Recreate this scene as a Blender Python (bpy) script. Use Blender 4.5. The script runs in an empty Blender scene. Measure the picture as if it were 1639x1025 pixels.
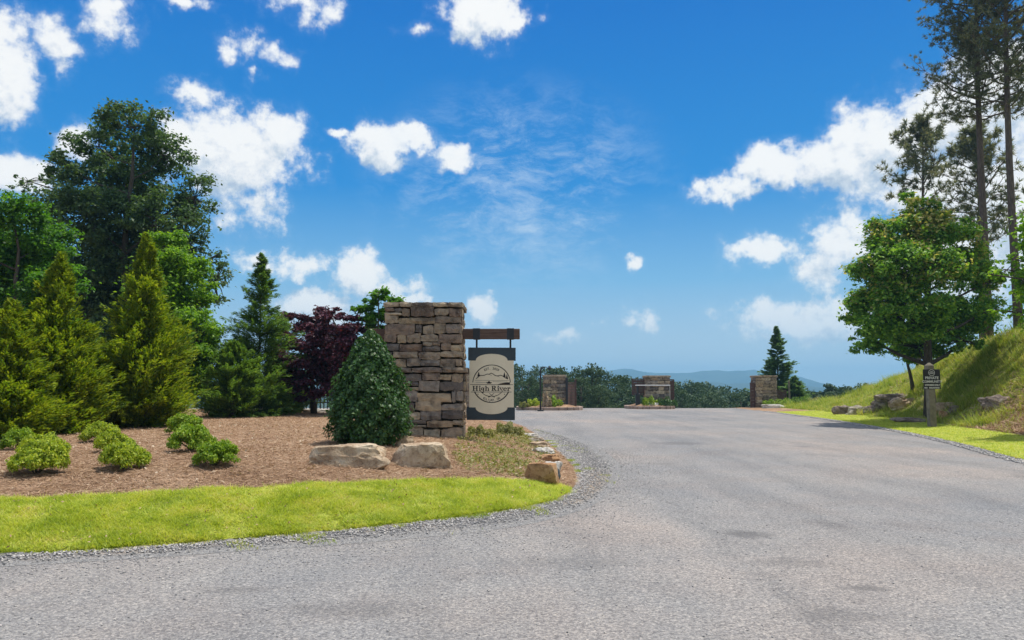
import bpy, bmesh, math, random
import numpy as np
from math import radians as R, pi
from mathutils import Vector, noise as mnoise
from mathutils.geometry import delaunay_2d_cdt

C = bpy.context.scene.collection
D = bpy.data
sc = bpy.context.scene

# ------------------------------------------------------------------ camera
F = 1200.0; CAMZ = 1.6; PITCH = math.atan(107.5 / F)
cam_d = D.cameras.new('camera'); cam = D.objects.new('camera', cam_d); C.objects.link(cam)
cam.location = (0, 0, CAMZ); cam.rotation_euler = (pi / 2 + PITCH, 0, 0)
cam_d.sensor_width = 36; cam_d.lens = 36 * F / 1639; cam_d.clip_start = .05; cam_d.clip_end = 12000
sc.camera = cam

def ray(px, py):
    u = (px - 819.5) / F; v = (512.5 - py) / F
    return np.array([u, math.cos(PITCH) - v * math.sin(PITCH), math.sin(PITCH) + v * math.cos(PITCH)])
def at(px, py, Y):
    r = ray(px, py); return np.array([0, 0, CAMZ]) + r * (Y / r[1])
def azel(px, py):
    r = ray(px, py); return math.atan2(r[0], r[1]), math.atan2(r[2], math.hypot(r[0], r[1]))

# ------------------------------------------------------------------ light
SUN_AZ = R(58); SUN_EL = R(69)            # azimuth clockwise from +Y (view direction)
sd = Vector((math.sin(SUN_AZ) * math.cos(SUN_EL), math.cos(SUN_AZ) * math.cos(SUN_EL), math.sin(SUN_EL)))
sl = D.lights.new('sun', 'SUN'); sl.energy = 4.8; sl.angle = R(.55); sl.color = (1, .95, .87)
so = D.objects.new('sun', sl); C.objects.link(so); so.location = (0, 0, 40)
so.rotation_euler = (-sd).to_track_quat('-Z', 'Y').to_euler()
sc.view_settings.view_transform = 'Standard'; sc.view_settings.look = 'None'
sc.view_settings.exposure = 0; sc.view_settings.gamma = 1; sc.view_settings.use_curve_mapping = False
sc.cycles.use_denoising = True
sc.cycles.max_bounces = 8; sc.cycles.diffuse_bounces = 3; sc.cycles.glossy_bounces = 2
sc.cycles.transmission_bounces = 4; sc.cycles.volume_bounces = 0; sc.cycles.transparent_max_bounces = 6
sc.cycles.use_adaptive_sampling = True; sc.cycles.adaptive_threshold = .02

# ------------------------------------------------------------------ node helpers
class NT:
    def __init__(s, tree): s.t = tree; s.n = tree.nodes; s.l = tree.links
    def new(s, t, **kw):
        n = s.n.new(t)
        for k, v in kw.items(): setattr(n, k, v)
        return n
    def put(s, inp, v):
        if isinstance(v, bpy.types.NodeSocket): s.l.new(v, inp)
        elif v is not None:
            if isinstance(v, tuple) and len(v) == 3 and inp.type == 'RGBA': v = (*v, 1)
            inp.default_value = v
    def m(s, op, a, b=None, c=None, clamp=False):
        n = s.new('ShaderNodeMath', operation=op, use_clamp=clamp)
        s.put(n.inputs[0], a)
        if b is not None: s.put(n.inputs[1], b)
        if c is not None: s.put(n.inputs[2], c)
        return n.outputs[0]
    def v(s, op, a, b=None, out=0):
        n = s.new('ShaderNodeVectorMath', operation=op); s.put(n.inputs[0], a)
        if b is not None: s.put(n.inputs[1], b)
        return n.outputs['Value'] if out == 'v' else n.outputs[0]
    def noise(s, vec, scale, detail=4, rough=.55, out='Fac', lac=2.0):
        n = s.new('ShaderNodeTexNoise'); s.put(n.inputs['Vector'], vec)
        n.inputs['Scale'].default_value = scale; n.inputs['Detail'].default_value = detail
        n.inputs['Roughness'].default_value = rough; n.inputs['Lacunarity'].default_value = lac
        return n.outputs[out]
    def ramp(s, fac, stops, interp='LINEAR'):
        n = s.new('ShaderNodeValToRGB'); s.put(n.inputs[0], fac); e = n.color_ramp.elements
        n.color_ramp.interpolation = interp
        while len(e) < len(stops): e.new(.5)
        for i, (p, c) in enumerate(stops):
            e[i].position = p; e[i].color = (*c, 1) if len(c) == 3 else c
        return n.outputs[0]
    def mix(s, fac, a, b, bt='MIX'):
        n = s.new('ShaderNodeMix', data_type='RGBA', blend_type=bt)
        s.put(n.inputs[0], fac); s.put(n.inputs[6], a); s.put(n.inputs[7], b); return n.outputs[2]
    def sstep(s, x, a, b):
        n = s.new('ShaderNodeMapRange', interpolation_type='SMOOTHSTEP'); s.put(n.inputs[0], x)
        n.inputs[1].default_value = a; n.inputs[2].default_value = b; return n.outputs[0]

# ------------------------------------------------------------------ world: Nishita sky with clouds laid out by direction
w = D.worlds.new('World'); sc.world = w; w.use_nodes = True
T = NT(w.node_tree); T.n.clear()
tc = T.new('ShaderNodeTexCoord')
sep = T.new('ShaderNodeSeparateXYZ'); T.l.new(tc.outputs['Generated'], sep.inputs[0])
sx, sy, sz = sep.outputs
az = T.m('ARCTAN2', sx, sy); hyp = T.m('SQRT', T.m('ADD', T.m('MULTIPLY', sx, sx), T.m('MULTIPLY', sy, sy)))
el = T.m('ARCTAN2', sz, hyp)
cb = T.new('ShaderNodeCombineXYZ'); T.l.new(az, cb.inputs[0]); T.l.new(el, cb.inputs[1]); AE = cb.outputs[0]
sky = T.new('ShaderNodeTexSky', sky_type='NISHITA'); sky.sun_disc = False
sky.sun_elevation = SUN_EL; sky.sun_rotation = SUN_AZ; sky.air_density = 1.2; sky.dust_density = .6; sky.ozone_density = 2.5
g = 10.0
def k(c, s=g): return tuple(x * s for x in c)
base = T.ramp(T.m('MAXIMUM', sz, 0.0), [(0, (.62, .73, .80)), (.05, (.48, .66, .80)), (.14, (.20, .49, .79)), (.26, (.01, .26, .70)), (.46, (.0, .17, .60)), (1, (.0, .11, .42))])
base = T.mix(1.0, base, k((1, 1, 1)), 'MULTIPLY')
skyc = T.mix(.97, sky.outputs[0], base)
CL = [(10, 115, 42, 66, .9), (0, 60, 22, 34, .8), (88, 58, 36, 36, .58), (100, 92, 20, 26, .45), (180, 20, 32, 34, .62), (203, 45, 18, 24, .5), (300, 2, 40, 15, .8), (485, 8, 55, 24, .6),
      (400, 75, 40, 22, .55), (448, 90, 28, 17, .55), (372, 92, 24, 14, .5), (412, 122, 12, 16, .45), (305, 152, 36, 24, .62), (380, 250, 100, 66, 1.05), (440, 208, 52, 34, .9), (400, 320, 55, 50, .6), (300, 235, 60, 50, 1), (135, 225, 32, 32, 1),
      (545, 218, 24, 14, .8), (608, 232, 52, 38, 1.1), (655, 222, 36, 22, .9), (728, 246, 38, 28, 1), (775, 22, 72, 44, 1.05), (765, 60, 22, 20, .6), (825, 30, 38, 20, .9), (670, 55, 28, 10, .42), (35, 275, 55, 25, .9),
      (485, 425, 52, 26, .75), (405, 412, 40, 20, .7), (572, 438, 50, 36, .95), (625, 458, 60, 22, .7), (505, 490, 75, 30, .95), (772, 498, 28, 26, .9), (662, 480, 32, 16, .9), (1015, 426, 20, 12, .8), (1030, 515, 22, 32, .62),
      (888, 545, 32, 16, .55), (968, 512, 14, 8, .4), (1215, 403, 66, 22, .78), (1340, 258, 90, 48, 1.1), (1350, 220, 35, 30, .9), (1240, 270, 75, 34, 1.05), (1175, 300, 55, 26, 1), (1430, 225, 90, 60, 1.1), (1540, 185, 100, 62, 1.1),
      (1610, 130, 80, 60, 1), (1350, 385, 52, 52, .7), (1318, 440, 46, 36, .5), (1500, 300, 110, 55, 1), (1250, 515, 90, 38, .85), (1355, 500, 75, 36, .85), (1510, 430, 130, 80, .95), (1620, 340, 90, 110, 1)]
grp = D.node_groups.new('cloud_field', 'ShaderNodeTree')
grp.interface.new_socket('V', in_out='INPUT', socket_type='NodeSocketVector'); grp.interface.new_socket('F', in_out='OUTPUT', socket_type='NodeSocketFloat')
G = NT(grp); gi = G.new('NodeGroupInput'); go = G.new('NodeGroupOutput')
cur = None
for (px, py, rx, ry, s) in CL:
    a, e = azel(px, py)
    ln = G.v('LENGTH', G.v('MULTIPLY', G.v('SUBTRACT', gi.outputs[0], (a, e, 0)), (F / rx * .8, F / ry * .8, 0)), out='v')
    f = G.m('MULTIPLY', G.m('SUBTRACT', 1.0, ln), s)
    cur = f if cur is None else G.m('SMOOTH_MAX', cur, f, .12)
# unseen clouds outside the view, added thicker to brighten the shaded sides
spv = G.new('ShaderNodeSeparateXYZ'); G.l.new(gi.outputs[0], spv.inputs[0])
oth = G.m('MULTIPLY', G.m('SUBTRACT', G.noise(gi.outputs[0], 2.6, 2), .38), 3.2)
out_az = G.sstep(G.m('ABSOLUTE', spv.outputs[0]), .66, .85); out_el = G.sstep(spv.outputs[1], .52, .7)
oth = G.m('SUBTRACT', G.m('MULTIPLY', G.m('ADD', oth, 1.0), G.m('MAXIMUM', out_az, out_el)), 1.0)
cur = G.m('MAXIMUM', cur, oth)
G.l.new(cur, go.inputs[0])
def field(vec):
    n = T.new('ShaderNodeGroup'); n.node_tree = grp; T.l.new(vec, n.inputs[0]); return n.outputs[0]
warp = T.v('MULTIPLY', T.v('SUBTRACT', T.noise(AE, 16, 4, .6, 'Color'), (.5, .5, .5)), (.075, .06, 0))
AEw = T.v('ADD', AE, warp)
n1 = T.noise(AE, 22, 9, .6)
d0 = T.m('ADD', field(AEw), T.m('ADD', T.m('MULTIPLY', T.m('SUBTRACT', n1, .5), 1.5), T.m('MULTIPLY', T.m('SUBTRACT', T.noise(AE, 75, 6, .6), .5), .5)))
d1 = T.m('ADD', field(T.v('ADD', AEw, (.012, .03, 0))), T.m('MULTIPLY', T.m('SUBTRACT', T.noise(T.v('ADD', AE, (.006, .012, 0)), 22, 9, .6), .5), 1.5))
alpha = T.m('ADD', T.m('MULTIPLY', T.sstep(d0, .10, .52), .80), T.m('MULTIPLY', T.sstep(d0, -.15, .75), .20))
shade = T.m('SUBTRACT', d1, d0)
puff = T.m('SUBTRACT', T.noise(T.v('ADD', AE, (.004, .008, 0)), 48, 7, .6), T.noise(AE, 48, 7, .6))
lit = T.m('SUBTRACT', .78, T.m('ADD', T.m('MULTIPLY', shade, .95), T.m('ADD', T.m('MULTIPLY', puff, 1.6), T.m('MULTIPLY', T.sstep(d0, .3, 1.3), .12))), clamp=True)
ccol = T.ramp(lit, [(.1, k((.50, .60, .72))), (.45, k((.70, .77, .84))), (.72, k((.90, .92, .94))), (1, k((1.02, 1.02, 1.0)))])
# clouds near the horizon sink into the haze
far = T.sstep(el, .16, .0)
ccol = T.mix(T.m('MULTIPLY', far, .5), ccol, skyc)
col = T.mix(T.m('MULTIPLY', alpha, .97), skyc, ccol)
# thin streaked cirrus
a0, e0 = azel(830, 305)
rot = T.new('ShaderNodeMapping'); T.l.new(AE, rot.inputs[0]); rot.inputs['Rotation'].default_value = (0, 0, R(-24)); rot.inputs['Scale'].default_value = (1, 2.4, 1)
ci = T.noise(T.v('ADD', rot.outputs[0], T.v('MULTIPLY', T.noise(AE, 9, 3, .5, 'Color'), (.09, .12, 0))), 19, 10, .74)
cm = T.m('SUBTRACT', 1.0, T.v('LENGTH', T.v('MULTIPLY', T.v('SUBTRACT', AE, (a0, e0, 0)), (F / 300, F / 200, 0)), out='v'))
cl2 = T.m('MULTIPLY', T.sstep(cm, .0, .75), T.sstep(T.m('ADD', ci, T.m('MULTIPLY', T.m('SUBTRACT', T.noise(AE, 7, 2), .5), .8)), .36, .80))
col = T.mix(T.m('MULTIPLY', cl2, .55), col, k((.72, .84, .95)))
# below the horizon the dome goes on as dull ground light
col = T.mix(T.sstep(sz, -.01, -.06), col, k((.12, .13, .10)))
bg = T.new('ShaderNodeBackground'); T.l.new(col, bg.inputs[0]); bg.inputs[1].default_value = .1
ow = T.new('ShaderNodeOutputWorld'); T.l.new(bg.outputs[0], ow.inputs[0])
w.cycles.sampling_method = 'MANUAL'; w.cycles.sample_map_resolution = 512

# ------------------------------------------------------------------ materials
MATS = {}
def pmat(name, build, rough=.9, spec=.3, transl=0, metal=0):
    m = D.materials.new(name); m.use_nodes = True; t = NT(m.node_tree); t.n.clear()
    b = t.new('ShaderNodeBsdfPrincipled'); b.inputs['Roughness'].default_value = rough
    b.inputs['Specular IOR Level'].default_value = spec; b.inputs['Metallic'].default_value = metal
    o = t.new('ShaderNodeOutputMaterial')
    r = build(t); colr, bump = r if isinstance(r, tuple) and len(r) == 2 else (r, None)
    t.put(b.inputs['Base Color'], colr)
    if bump is not None:
        h, s, dist = bump
        bn = t.new('ShaderNodeBump'); bn.inputs['Strength'].default_value = s; bn.inputs['Distance'].default_value = dist
        t.l.new(h, bn.inputs['Height']); t.l.new(bn.outputs[0], b.inputs['Normal'])
    if transl:
        tr = t.new('ShaderNodeBsdfTranslucent')
        if isinstance(colr, bpy.types.NodeSocket):
            t.l.new(t.mix(1.0, colr, (1.4, 1.4, .6), 'MULTIPLY'), tr.inputs[0])
        mx = t.new('ShaderNodeMixShader'); mx.inputs[0].default_value = transl
        t.l.new(b.outputs[0], mx.inputs[1]); t.l.new(tr.outputs[0], mx.inputs[2]); t.l.new(mx.outputs[0], o.inputs[0])
    else: t.l.new(b.outputs[0], o.inputs[0])
    MATS[name] = m; return m
def pos(t): return t.new('ShaderNodeNewGeometry').outputs['Position']
def rpi(t): return t.new('ShaderNodeNewGeometry').outputs['Random Per Island']
def rnd(t): return t.new('ShaderNodeObjectInfo').outputs['Random']
def objc(t): return t.new('ShaderNodeTexCoord').outputs['Object']

def leaf(name, stops, rough=.55, transl=.4, spec=.35, nscale=1.5, nw=.55):
    def b(t):
        f = t.m('ADD', t.m('MULTIPLY', rpi(t), .6), t.m('MULTIPLY', t.noise(pos(t), nscale, 5, .65), nw))
        return t.ramp(t.m('SUBTRACT', f, .08 + (nw - .55) * .5), stops)
    return pmat(name, b, rough, spec, transl)
leaf('leaf_dark', [(0, (0.03, 0.062, 0.032)), (0.5, (0.07, 0.13, 0.054)), (1, (0.16, 0.25, 0.085))], transl=.42)
leaf('leaf_green', [(0, (0.025, 0.085, 0.01)), (0.5, (0.075, 0.21, 0.02)), (1, (0.2, 0.38, 0.04))], transl=.5)
leaf('leaf_lime', [(0, (0.06, 0.14, 0.012)), (0.5, (0.15, 0.31, 0.02)), (1, (0.34, 0.5, 0.05))], transl=.45)
leaf('leaf_maple', [(0, (0.035, 0.1, 0.018)), (0.45, (0.12, 0.27, 0.035)), (0.75, (0.28, 0.45, 0.055)), (1, (0.54, 0.54, 0.14))], transl=.4)
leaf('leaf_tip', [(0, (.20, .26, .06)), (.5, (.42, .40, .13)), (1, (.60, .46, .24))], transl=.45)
leaf('leaf_purple', [(0, (0.03, 0.014, 0.026)), (0.5, (0.075, 0.024, 0.045)), (0.8, (0.15, 0.035, 0.06)), (1, (0.3, 0.035, 0.06))], transl=.22, rough=.5)
leaf('leaf_cypress', [(0, (0.035, 0.085, 0.008)), (0.4, (0.145, 0.235, 0.015)), (1, (0.43, 0.47, 0.03))], transl=.42, rough=.7, nscale=2.2)
leaf('leaf_juniper', [(0, (0.035, 0.09, 0.022)), (0.5, (0.115, 0.22, 0.04)), (1, (0.28, 0.4, 0.07))], transl=.42, rough=.7, nscale=2)
leaf('leaf_bluecone', [(0, (0.06, 0.12, 0.07)), (0.5, (0.12, 0.22, 0.11)), (1, (0.2, 0.3, 0.13))], transl=.4, rough=.7)
leaf('leaf_holly', [(0, (0.018, 0.055, 0.012)), (0.6, (0.048, 0.125, 0.028)), (1, (0.15, 0.24, 0.06))], transl=.25, rough=.46, spec=.35)
leaf('leaf_shrub_yellow', [(0, (0.09, 0.17, 0.01)), (0.45, (0.28, 0.38, 0.02)), (1, (0.62, 0.62, 0.07))], transl=.35, nscale=5)
leaf('leaf_shrub_green', [(0, (0.05, 0.12, 0.008)), (0.45, (0.17, 0.3, 0.014)), (1, (0.46, 0.55, 0.05))], transl=.35, nscale=5)
leaf('leaf_far', [(0, (0.036, 0.066, 0.036)), (0.5, (0.066, 0.108, 0.055)), (1, (0.12, 0.17, 0.07))], transl=.15, spec=.1, nscale=.25)
leaf('needles', [(0, (0.09, 0.115, 0.095)), (0.55, (0.16, 0.18, 0.13)), (0.85, (0.26, 0.22, 0.15)), (1, (0.4, 0.21, 0.14))], transl=.45, rough=.7, nscale=.3)
leaf('grass_blade', [(0, (0.15, 0.25, 0.03)), (0.3, (0.35, 0.44, 0.045)), (0.6, (0.53, 0.58, 0.09)), (0.85, (0.64, 0.6, 0.2)), (1, (0.6, 0.46, 0.26))], transl=.34, rough=.6, nscale=2.4, nw=1.35)
leaf('bank_blade', [(0, (0.12, 0.19, 0.025)), (0.35, (0.24, 0.32, 0.04)), (0.65, (0.38, 0.42, 0.08)), (0.85, (0.5, 0.42, 0.17)), (1, (0.5, 0.36, 0.18))], transl=.35, rough=.7, nscale=.9, nw=1.3)
leaf('weed_leaf', [(0, (0.11, 0.11, 0.035)), (0.5, (0.24, 0.26, 0.07)), (1, (0.48, 0.4, 0.22))], transl=.3, rough=.6, nscale=2)
leaf('straw', [(0, (0.2, 0.11, 0.065)), (0.5, (0.4, 0.255, 0.155)), (0.85, (0.58, 0.42, 0.28)), (1, (0.72, 0.6, 0.45))], transl=.05, rough=.8, nscale=.9)
leaf('dry_litter', [(0, (.25, .17, .10)), (.6, (.5, .38, .26)), (1, (.75, .66, .52))], transl=.1, rough=.8)
def bark(name, c1, c2):
    def b(t):
        mp = t.new('ShaderNodeMapping'); t.l.new(pos(t), mp.inputs[0]); mp.inputs['Scale'].default_value = (9, 9, 1.6)
        n = t.noise(mp.outputs[0], 2.2, 6, .65); return t.ramp(n, [(.3, c1), (.7, c2)]), (n, .8, .03)
    return pmat(name, b, .95, .2)
bark('bark', (.035, .028, .022), (.12, .10, .08)); bark('pine_bark', (.06, .045, .038), (.17, .13, .11)); bark('bark_pale', (.10, .085, .07), (.24, .21, .18))

def stone_b(base):
    def b(t):
        p = t.v('ADD', objc(t), t.v('MULTIPLY', (1, 1, 1), t.m('MULTIPLY', rnd(t), 40.0))) if False else pos(t)
        hue = t.ramp(rnd(t), base, 'LINEAR')
        n = t.noise(p, 7, 8, .62); n2 = t.noise(p, 28, 5, .7); n3 = t.noise(p, 2.2, 3)
        c = t.mix(1.0, hue, t.ramp(n, [(.28, (.50, .48, .46)), (.5, (1.06, 1.03, .98)), (.75, (1.6, 1.48, 1.3))]), 'MULTIPLY')
        c = t.mix(t.sstep(n3, .52, .68), c, t.mix(1.0, c, (.50, .50, .54), 'MULTIPLY'))
        c = t.mix(t.m('MULTIPLY', t.sstep(n2, .56, .72), .45), c, (.30, .26, .21))
        return c, (t.m('ADD', n, t.m('MULTIPLY', n2, .9)), 1, .035)
    return b
pmat('wall_stone', stone_b([(0, (.24, .185, .14)), (.14, (.42, .34, .25)), (.28, (.14, .125, .12)), (.42, (.36, .28, .19)), (.55, (.52, .44, .33)), (.68, (.23, .165, .125)), (.8, (.33, .29, .25)), (.9, (.12, .11, .11)), (1, (.44, .33, .22))]), .92, .2)
pmat('mortar', lambda t: (t.ramp(t.noise(pos(t), 30, 4), [(.3, (.035, .03, .026)), (.7, (.09, .075, .06))])), 1, .1)
def boulder_b(stops, moss=0):
    def b(t):
        p = pos(t); n = t.noise(p, 3.2, 9, .62); n2 = t.noise(p, 16, 6, .7)
        c = t.ramp(n, stops)
        c = t.mix(t.m('MULTIPLY', t.sstep(n2, .50, .64), .65), c, t.mix(1.0, c, (.42, .37, .33), 'MULTIPLY'))
        c = t.mix(t.m('MULTIPLY', t.sstep(t.noise(p, 5, 6, .7), .55, .66), .6), c, t.mix(1.0, c, (.62, .50, .38), 'MULTIPLY'))
        return c, (t.m('ADD', n, t.m('MULTIPLY', n2, .45)), .95, .05)
    return b
pmat('boulder_tan', boulder_b([(.3, (.24, .16, .10)), (.5, (.44, .33, .22)), (.7, (.62, .52, .38))]), .9, .2)
pmat('boulder_grey', boulder_b([(.3, (.24, .195, .145)), (.5, (.38, .33, .26)), (.68, (.60, .55, .47))]), .9, .2)
pmat('boulder_white', boulder_b([(.3, (.38, .35, .30)), (.5, (.58, .55, .49)), (.7, (.72, .70, .64))]), .9, .2)
pmat('boulder_orange', boulder_b([(.28, (.20, .11, .06)), (.5, (.42, .24, .12)), (.7, (.60, .42, .26))]), .9, .2)
pmat('boulder_blue', boulder_b([(.3, (.08, .10, .11)), (.7, (.20, .24, .26))]), .9, .2)
pmat('boulder_dark', boulder_b([(.3, (.12, .09, .075)), (.5, (.24, .19, .155)), (.7, (.42, .36, .30))]), .9, .2)
pmat('gravel_stone', lambda t: t.ramp(rpi(t), [(0, (.18, .178, .178)), (.4, (.31, .30, .295)), (.8, (.46, .43, .40)), (1, (.68, .63, .57))]), .9, .25)

def flatp(px, py):
    r = ray(px, py); return (r[0] * CAMZ / -r[2], r[1] * CAMZ / -r[2])
STAINS = [(1195, 855, .42, .35, .6), (1085, 710, 1.1, .9, .45), (1260, 900, .5, .3, .35), (1390, 942, .25, .16, .5), (560, 975, .8, .3, .3), (1330, 985, .6, .25, .3), (900, 900, 1.2, .4, .2), (380, 945, .5, .16, .35)]
def road_b(t):
    p = pos(t)
    big = t.noise(p, .16, 4, .55); mid = t.noise(p, .7, 5, .6); sp = t.noise(p, 26, 3, .75); fine = t.noise(p, 95, 2, .6)
    vor = t.new('ShaderNodeTexVoronoi'); t.l.new(p, vor.inputs['Vector']); vor.inputs['Scale'].default_value = 75
    vr = t.new('ShaderNodeSeparateColor'); t.l.new(vor.outputs['Color'], vr.inputs[0])
    c = t.ramp(big, [(.36, (.210, .211, .214)), (.5, (.256, .247, .238)), (.62, (.305, .270, .244))])
    c = t.mix(t.m('MULTIPLY', t.sstep(mid, .40, .70), .5), c, (.238, .212, .196))
    c = t.mix(t.m('MULTIPLY', t.sstep(t.noise(p, .35, 3, .6), .60, .74), .45), c, (.12, .12, .125))
    c = t.mix(1.0, c, t.ramp(vr.outputs[0], [(0, (.55, .55, .57)), (.4, (.88, .88, .89)), (.8, (1.12, 1.11, 1.09)), (1, (1.5, 1.45, 1.38))]), 'MULTIPLY')
    c = t.mix(1.0, c, t.ramp(sp, [(.25, (.55, .55, .56)), (.5, (1, 1, 1)), (.75, (1.3, 1.28, 1.25))]), 'MULTIPLY')
    mp = t.new('ShaderNodeMapping'); t.l.new(p, mp.inputs[0]); mp.inputs['Rotation'].default_value = (0, 0, R(14)); mp.inputs['Scale'].default_value = (1.1, .10, 1)
    lane = t.noise(t.v('ADD', mp.outputs[0], t.v('MULTIPLY', t.noise(p, .45, 4, .6, 'Color'), (1.3, .6, 0))), 1.0, 6, .65)
    c = t.mix(1.0, c, t.ramp(lane, [(.36, (.86, .87, .88)), (.5, (1, 1, 1)), (.64, (1.09, 1.075, 1.06))]), 'MULTIPLY')
    blot = t.noise(t.v('MULTIPLY', p, (.55, .8, 1)), 1.15, 4, .7)
    c = t.mix(t.m('MULTIPLY', t.sstep(blot, .62, .76), .45), c, (.10, .10, .103))
    c = t.mix(t.m('MULTIPLY', t.sstep(blot, .36, .24), .5), c, (.33, .30, .275))
    for qx, qy, sx_, sy_, am in STAINS:
        x_, y_ = flatp(qx, qy); dd = t.m('SUBTRACT', 1.0, t.v('LENGTH', t.v('MULTIPLY', t.v('SUBTRACT', p, (x_, y_, 0)), (1 / sx_, 1 / sy_, 0)), out='v'))
        c = t.mix(t.m('MULTIPLY', t.sstep(t.m('ADD', dd, t.m('MULTIPLY', t.m('SUBTRACT', t.noise(p, 4.5, 6, .7), .5), 1.6)), .05, .8), am), c, (.075, .073, .075))
    grit = t.noise(p, 190, 2, .8); c = t.mix(t.m('MULTIPLY', t.sstep(grit, .66, .74), .7), c, (.04, .04, .045)); c = t.mix(t.m('MULTIPLY', t.sstep(t.noise(p, 150, 2, .8), .68, .76), .6), c, (.55, .53, .50))
    h = t.m('ADD', t.m('SUBTRACT', 1.0, vor.outputs['Distance']), t.m('MULTIPLY', fine, .6))
    return c, (h, .55, .006)
pmat('road', road_b, .88, .3)
def soil(name, stops, sc1=3, sc2=40, bs=.03):
    def b(t):
        p = pos(t); n = t.noise(p, sc1, 5, .6); n2 = t.noise(p, sc2, 5, .7)
        c = t.mix(1.0, t.ramp(n, stops), t.ramp(n2, [(.3, (.5, .5, .5)), (.5, (1, 1, 1)), (.7, (1.5, 1.48, 1.4))]), 'MULTIPLY')
        return c, (t.m('ADD', n2, n), 1, bs)
    return pmat(name, b, .95, .15)
soil('mulch', [(.3, (.21, .125, .075)), (.5, (.32, .20, .12)), (.7, (.43, .29, .19))], 1.4, 45)
soil('turf', [(.3, (.24, .29, .04)), (.5, (.38, .40, .06)), (.7, (.48, .40, .17))], 1.6, 35)
def gravel_b(t):
    p = pos(t); at_ = t.new('ShaderNodeAttribute'); at_.attribute_name = 'fade'; fd = at_.outputs['Fac']
    vor = t.new('ShaderNodeTexVoronoi'); t.l.new(p, vor.inputs['Vector']); vor.inputs['Scale'].default_value = 55
    vs = t.new('ShaderNodeSeparateColor'); t.l.new(vor.outputs['Color'], vs.inputs[0])
    c = t.ramp(t.noise(p, 1.1, 5, .65), [(.35, (.15, .148, .15)), (.5, (.205, .195, .185)), (.66, (.30, .255, .21))])
    c = t.mix(t.sstep(t.m('ADD', fd, t.m('MULTIPLY', t.m('SUBTRACT', t.noise(p, 3.5, 5, .7), .5), 1.6)), .15, .95), (.240, .234, .228), c)
    sd_ = t.m('SUBTRACT', 1.0, t.v('LENGTH', t.v('MULTIPLY', t.v('SUBTRACT', p, (1.0, 13.2, 0)), (.75, .30, 0)), out='v'))
    c = t.mix(t.m('MULTIPLY', t.sstep(t.m('ADD', sd_, t.m('MULTIPLY', t.m('SUBTRACT', t.noise(p, 2.5, 5), .5), 1.2)), .1, .6), t.m('MULTIPLY', t.sstep(fd, .12, .6), .8)), c, (.36, .28, .20))
    c = t.mix(1.0, c, t.ramp(vs.outputs[0], [(0, (.5, .5, .52)), (.5, (.95, .95, .95)), (1, (1.5, 1.46, 1.4))]), 'MULTIPLY')
    return c, (t.m('SUBTRACT', 1.0, vor.outputs['Distance']), .9, .012)
pmat('gravel', gravel_b, .9, .25)
soil('sand', [(.3, (.20, .16, .12)), (.7, (.40, .34, .27))], 1.5, 60, .02)
soil('forest_ground', [(.3, (.03, .045, .015)), (.7, (.08, .09, .035))], .05, 1.5, .3)
def bank_b(t):
    p = pos(t)
    n = t.noise(p, .35, 4, .6); n2 = t.noise(p, 6, 6, .7)
    c = t.ramp(n, [(.32, (.18, .22, .03)), (.5, (.27, .29, .05)), (.66, (.33, .29, .11)), (.8, (.34, .24, .13))])
    d = t.m('SUBTRACT', 1.0, t.v('LENGTH', t.v('MULTIPLY', t.v('SUBTRACT', p, (18.3, 24.5, .8)), (.26, .24, .4)), out='v'))
    c = t.mix(t.sstep(t.m('ADD', d, t.m('SUBTRACT', n2, .5)), -.1, .35), c, (.23, .125, .065))
    c = t.mix(1.0, c, t.ramp(n2, [(.3, (.55, .55, .55)), (.7, (1.4, 1.35, 1.3))]), 'MULTIPLY')
    return c, (n2, .8, .03)
pmat('bank', bank_b, .95, .15)
pmat('mountain', lambda t: t.ramp(t.noise(pos(t), .01, 5), [(.35, (.025, .045, .030)), (.7, (.06, .085, .05))]), 1, .1)
def flat(name, c, rough=.6, spec=.4, var=.12, sc_=6, metal=0, bump=.2):
    def b(t):
        n = t.noise(pos(t), sc_, 5, .6)
        return t.ramp(n, [(.3, tuple(x * (1 - var) for x in c)), (.7, tuple(min(1, x * (1 + var)) for x in c))]), (n, bump, .01)
    return pmat(name, b, rough, spec, 0, metal)
def wood(name, c1, c2):
    def b(t):
        mp = t.new('ShaderNodeMapping'); t.l.new(objc(t), mp.inputs[0]); mp.inputs['Scale'].default_value = (.8, 9, 9)
        n = t.noise(mp.outputs[0], 3, 7, .7); return t.ramp(n, [(.3, c1), (.7, c2)]), (n, .6, .01)
    return pmat(name, b, .85, .2)
wood('beam_wood', (.07, .042, .032), (.17, .11, .085)); wood('gate_wood', (.075, .045, .038), (.16, .10, .085))
flat('post_wood', (.20, .175, .13), .9, .2, .3, 5)
flat('black_metal', (.022, .024, .028), .5, .4); flat('sign_band', (.03, .045, .055), .45, .4, .15)
flat('sign_cream', (.76, .67, .49), .7, .3, .07, 3); flat('ink', (.035, .026, .024), .7, .2)
flat('sign_black', (.018, .017, .019), .5, .4); flat('sign_white', (.62, .62, .58), .6, .3)
flat('white_paint', (.75, .75, .73), .5, .4); flat('curb_stone', (.34, .25, .20), .9, .2, .25, 2); flat('concrete', (.42, .39, .34), .9, .2)
flat('lamp_glass', (.5, .5, .45), .3, .5)

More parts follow.
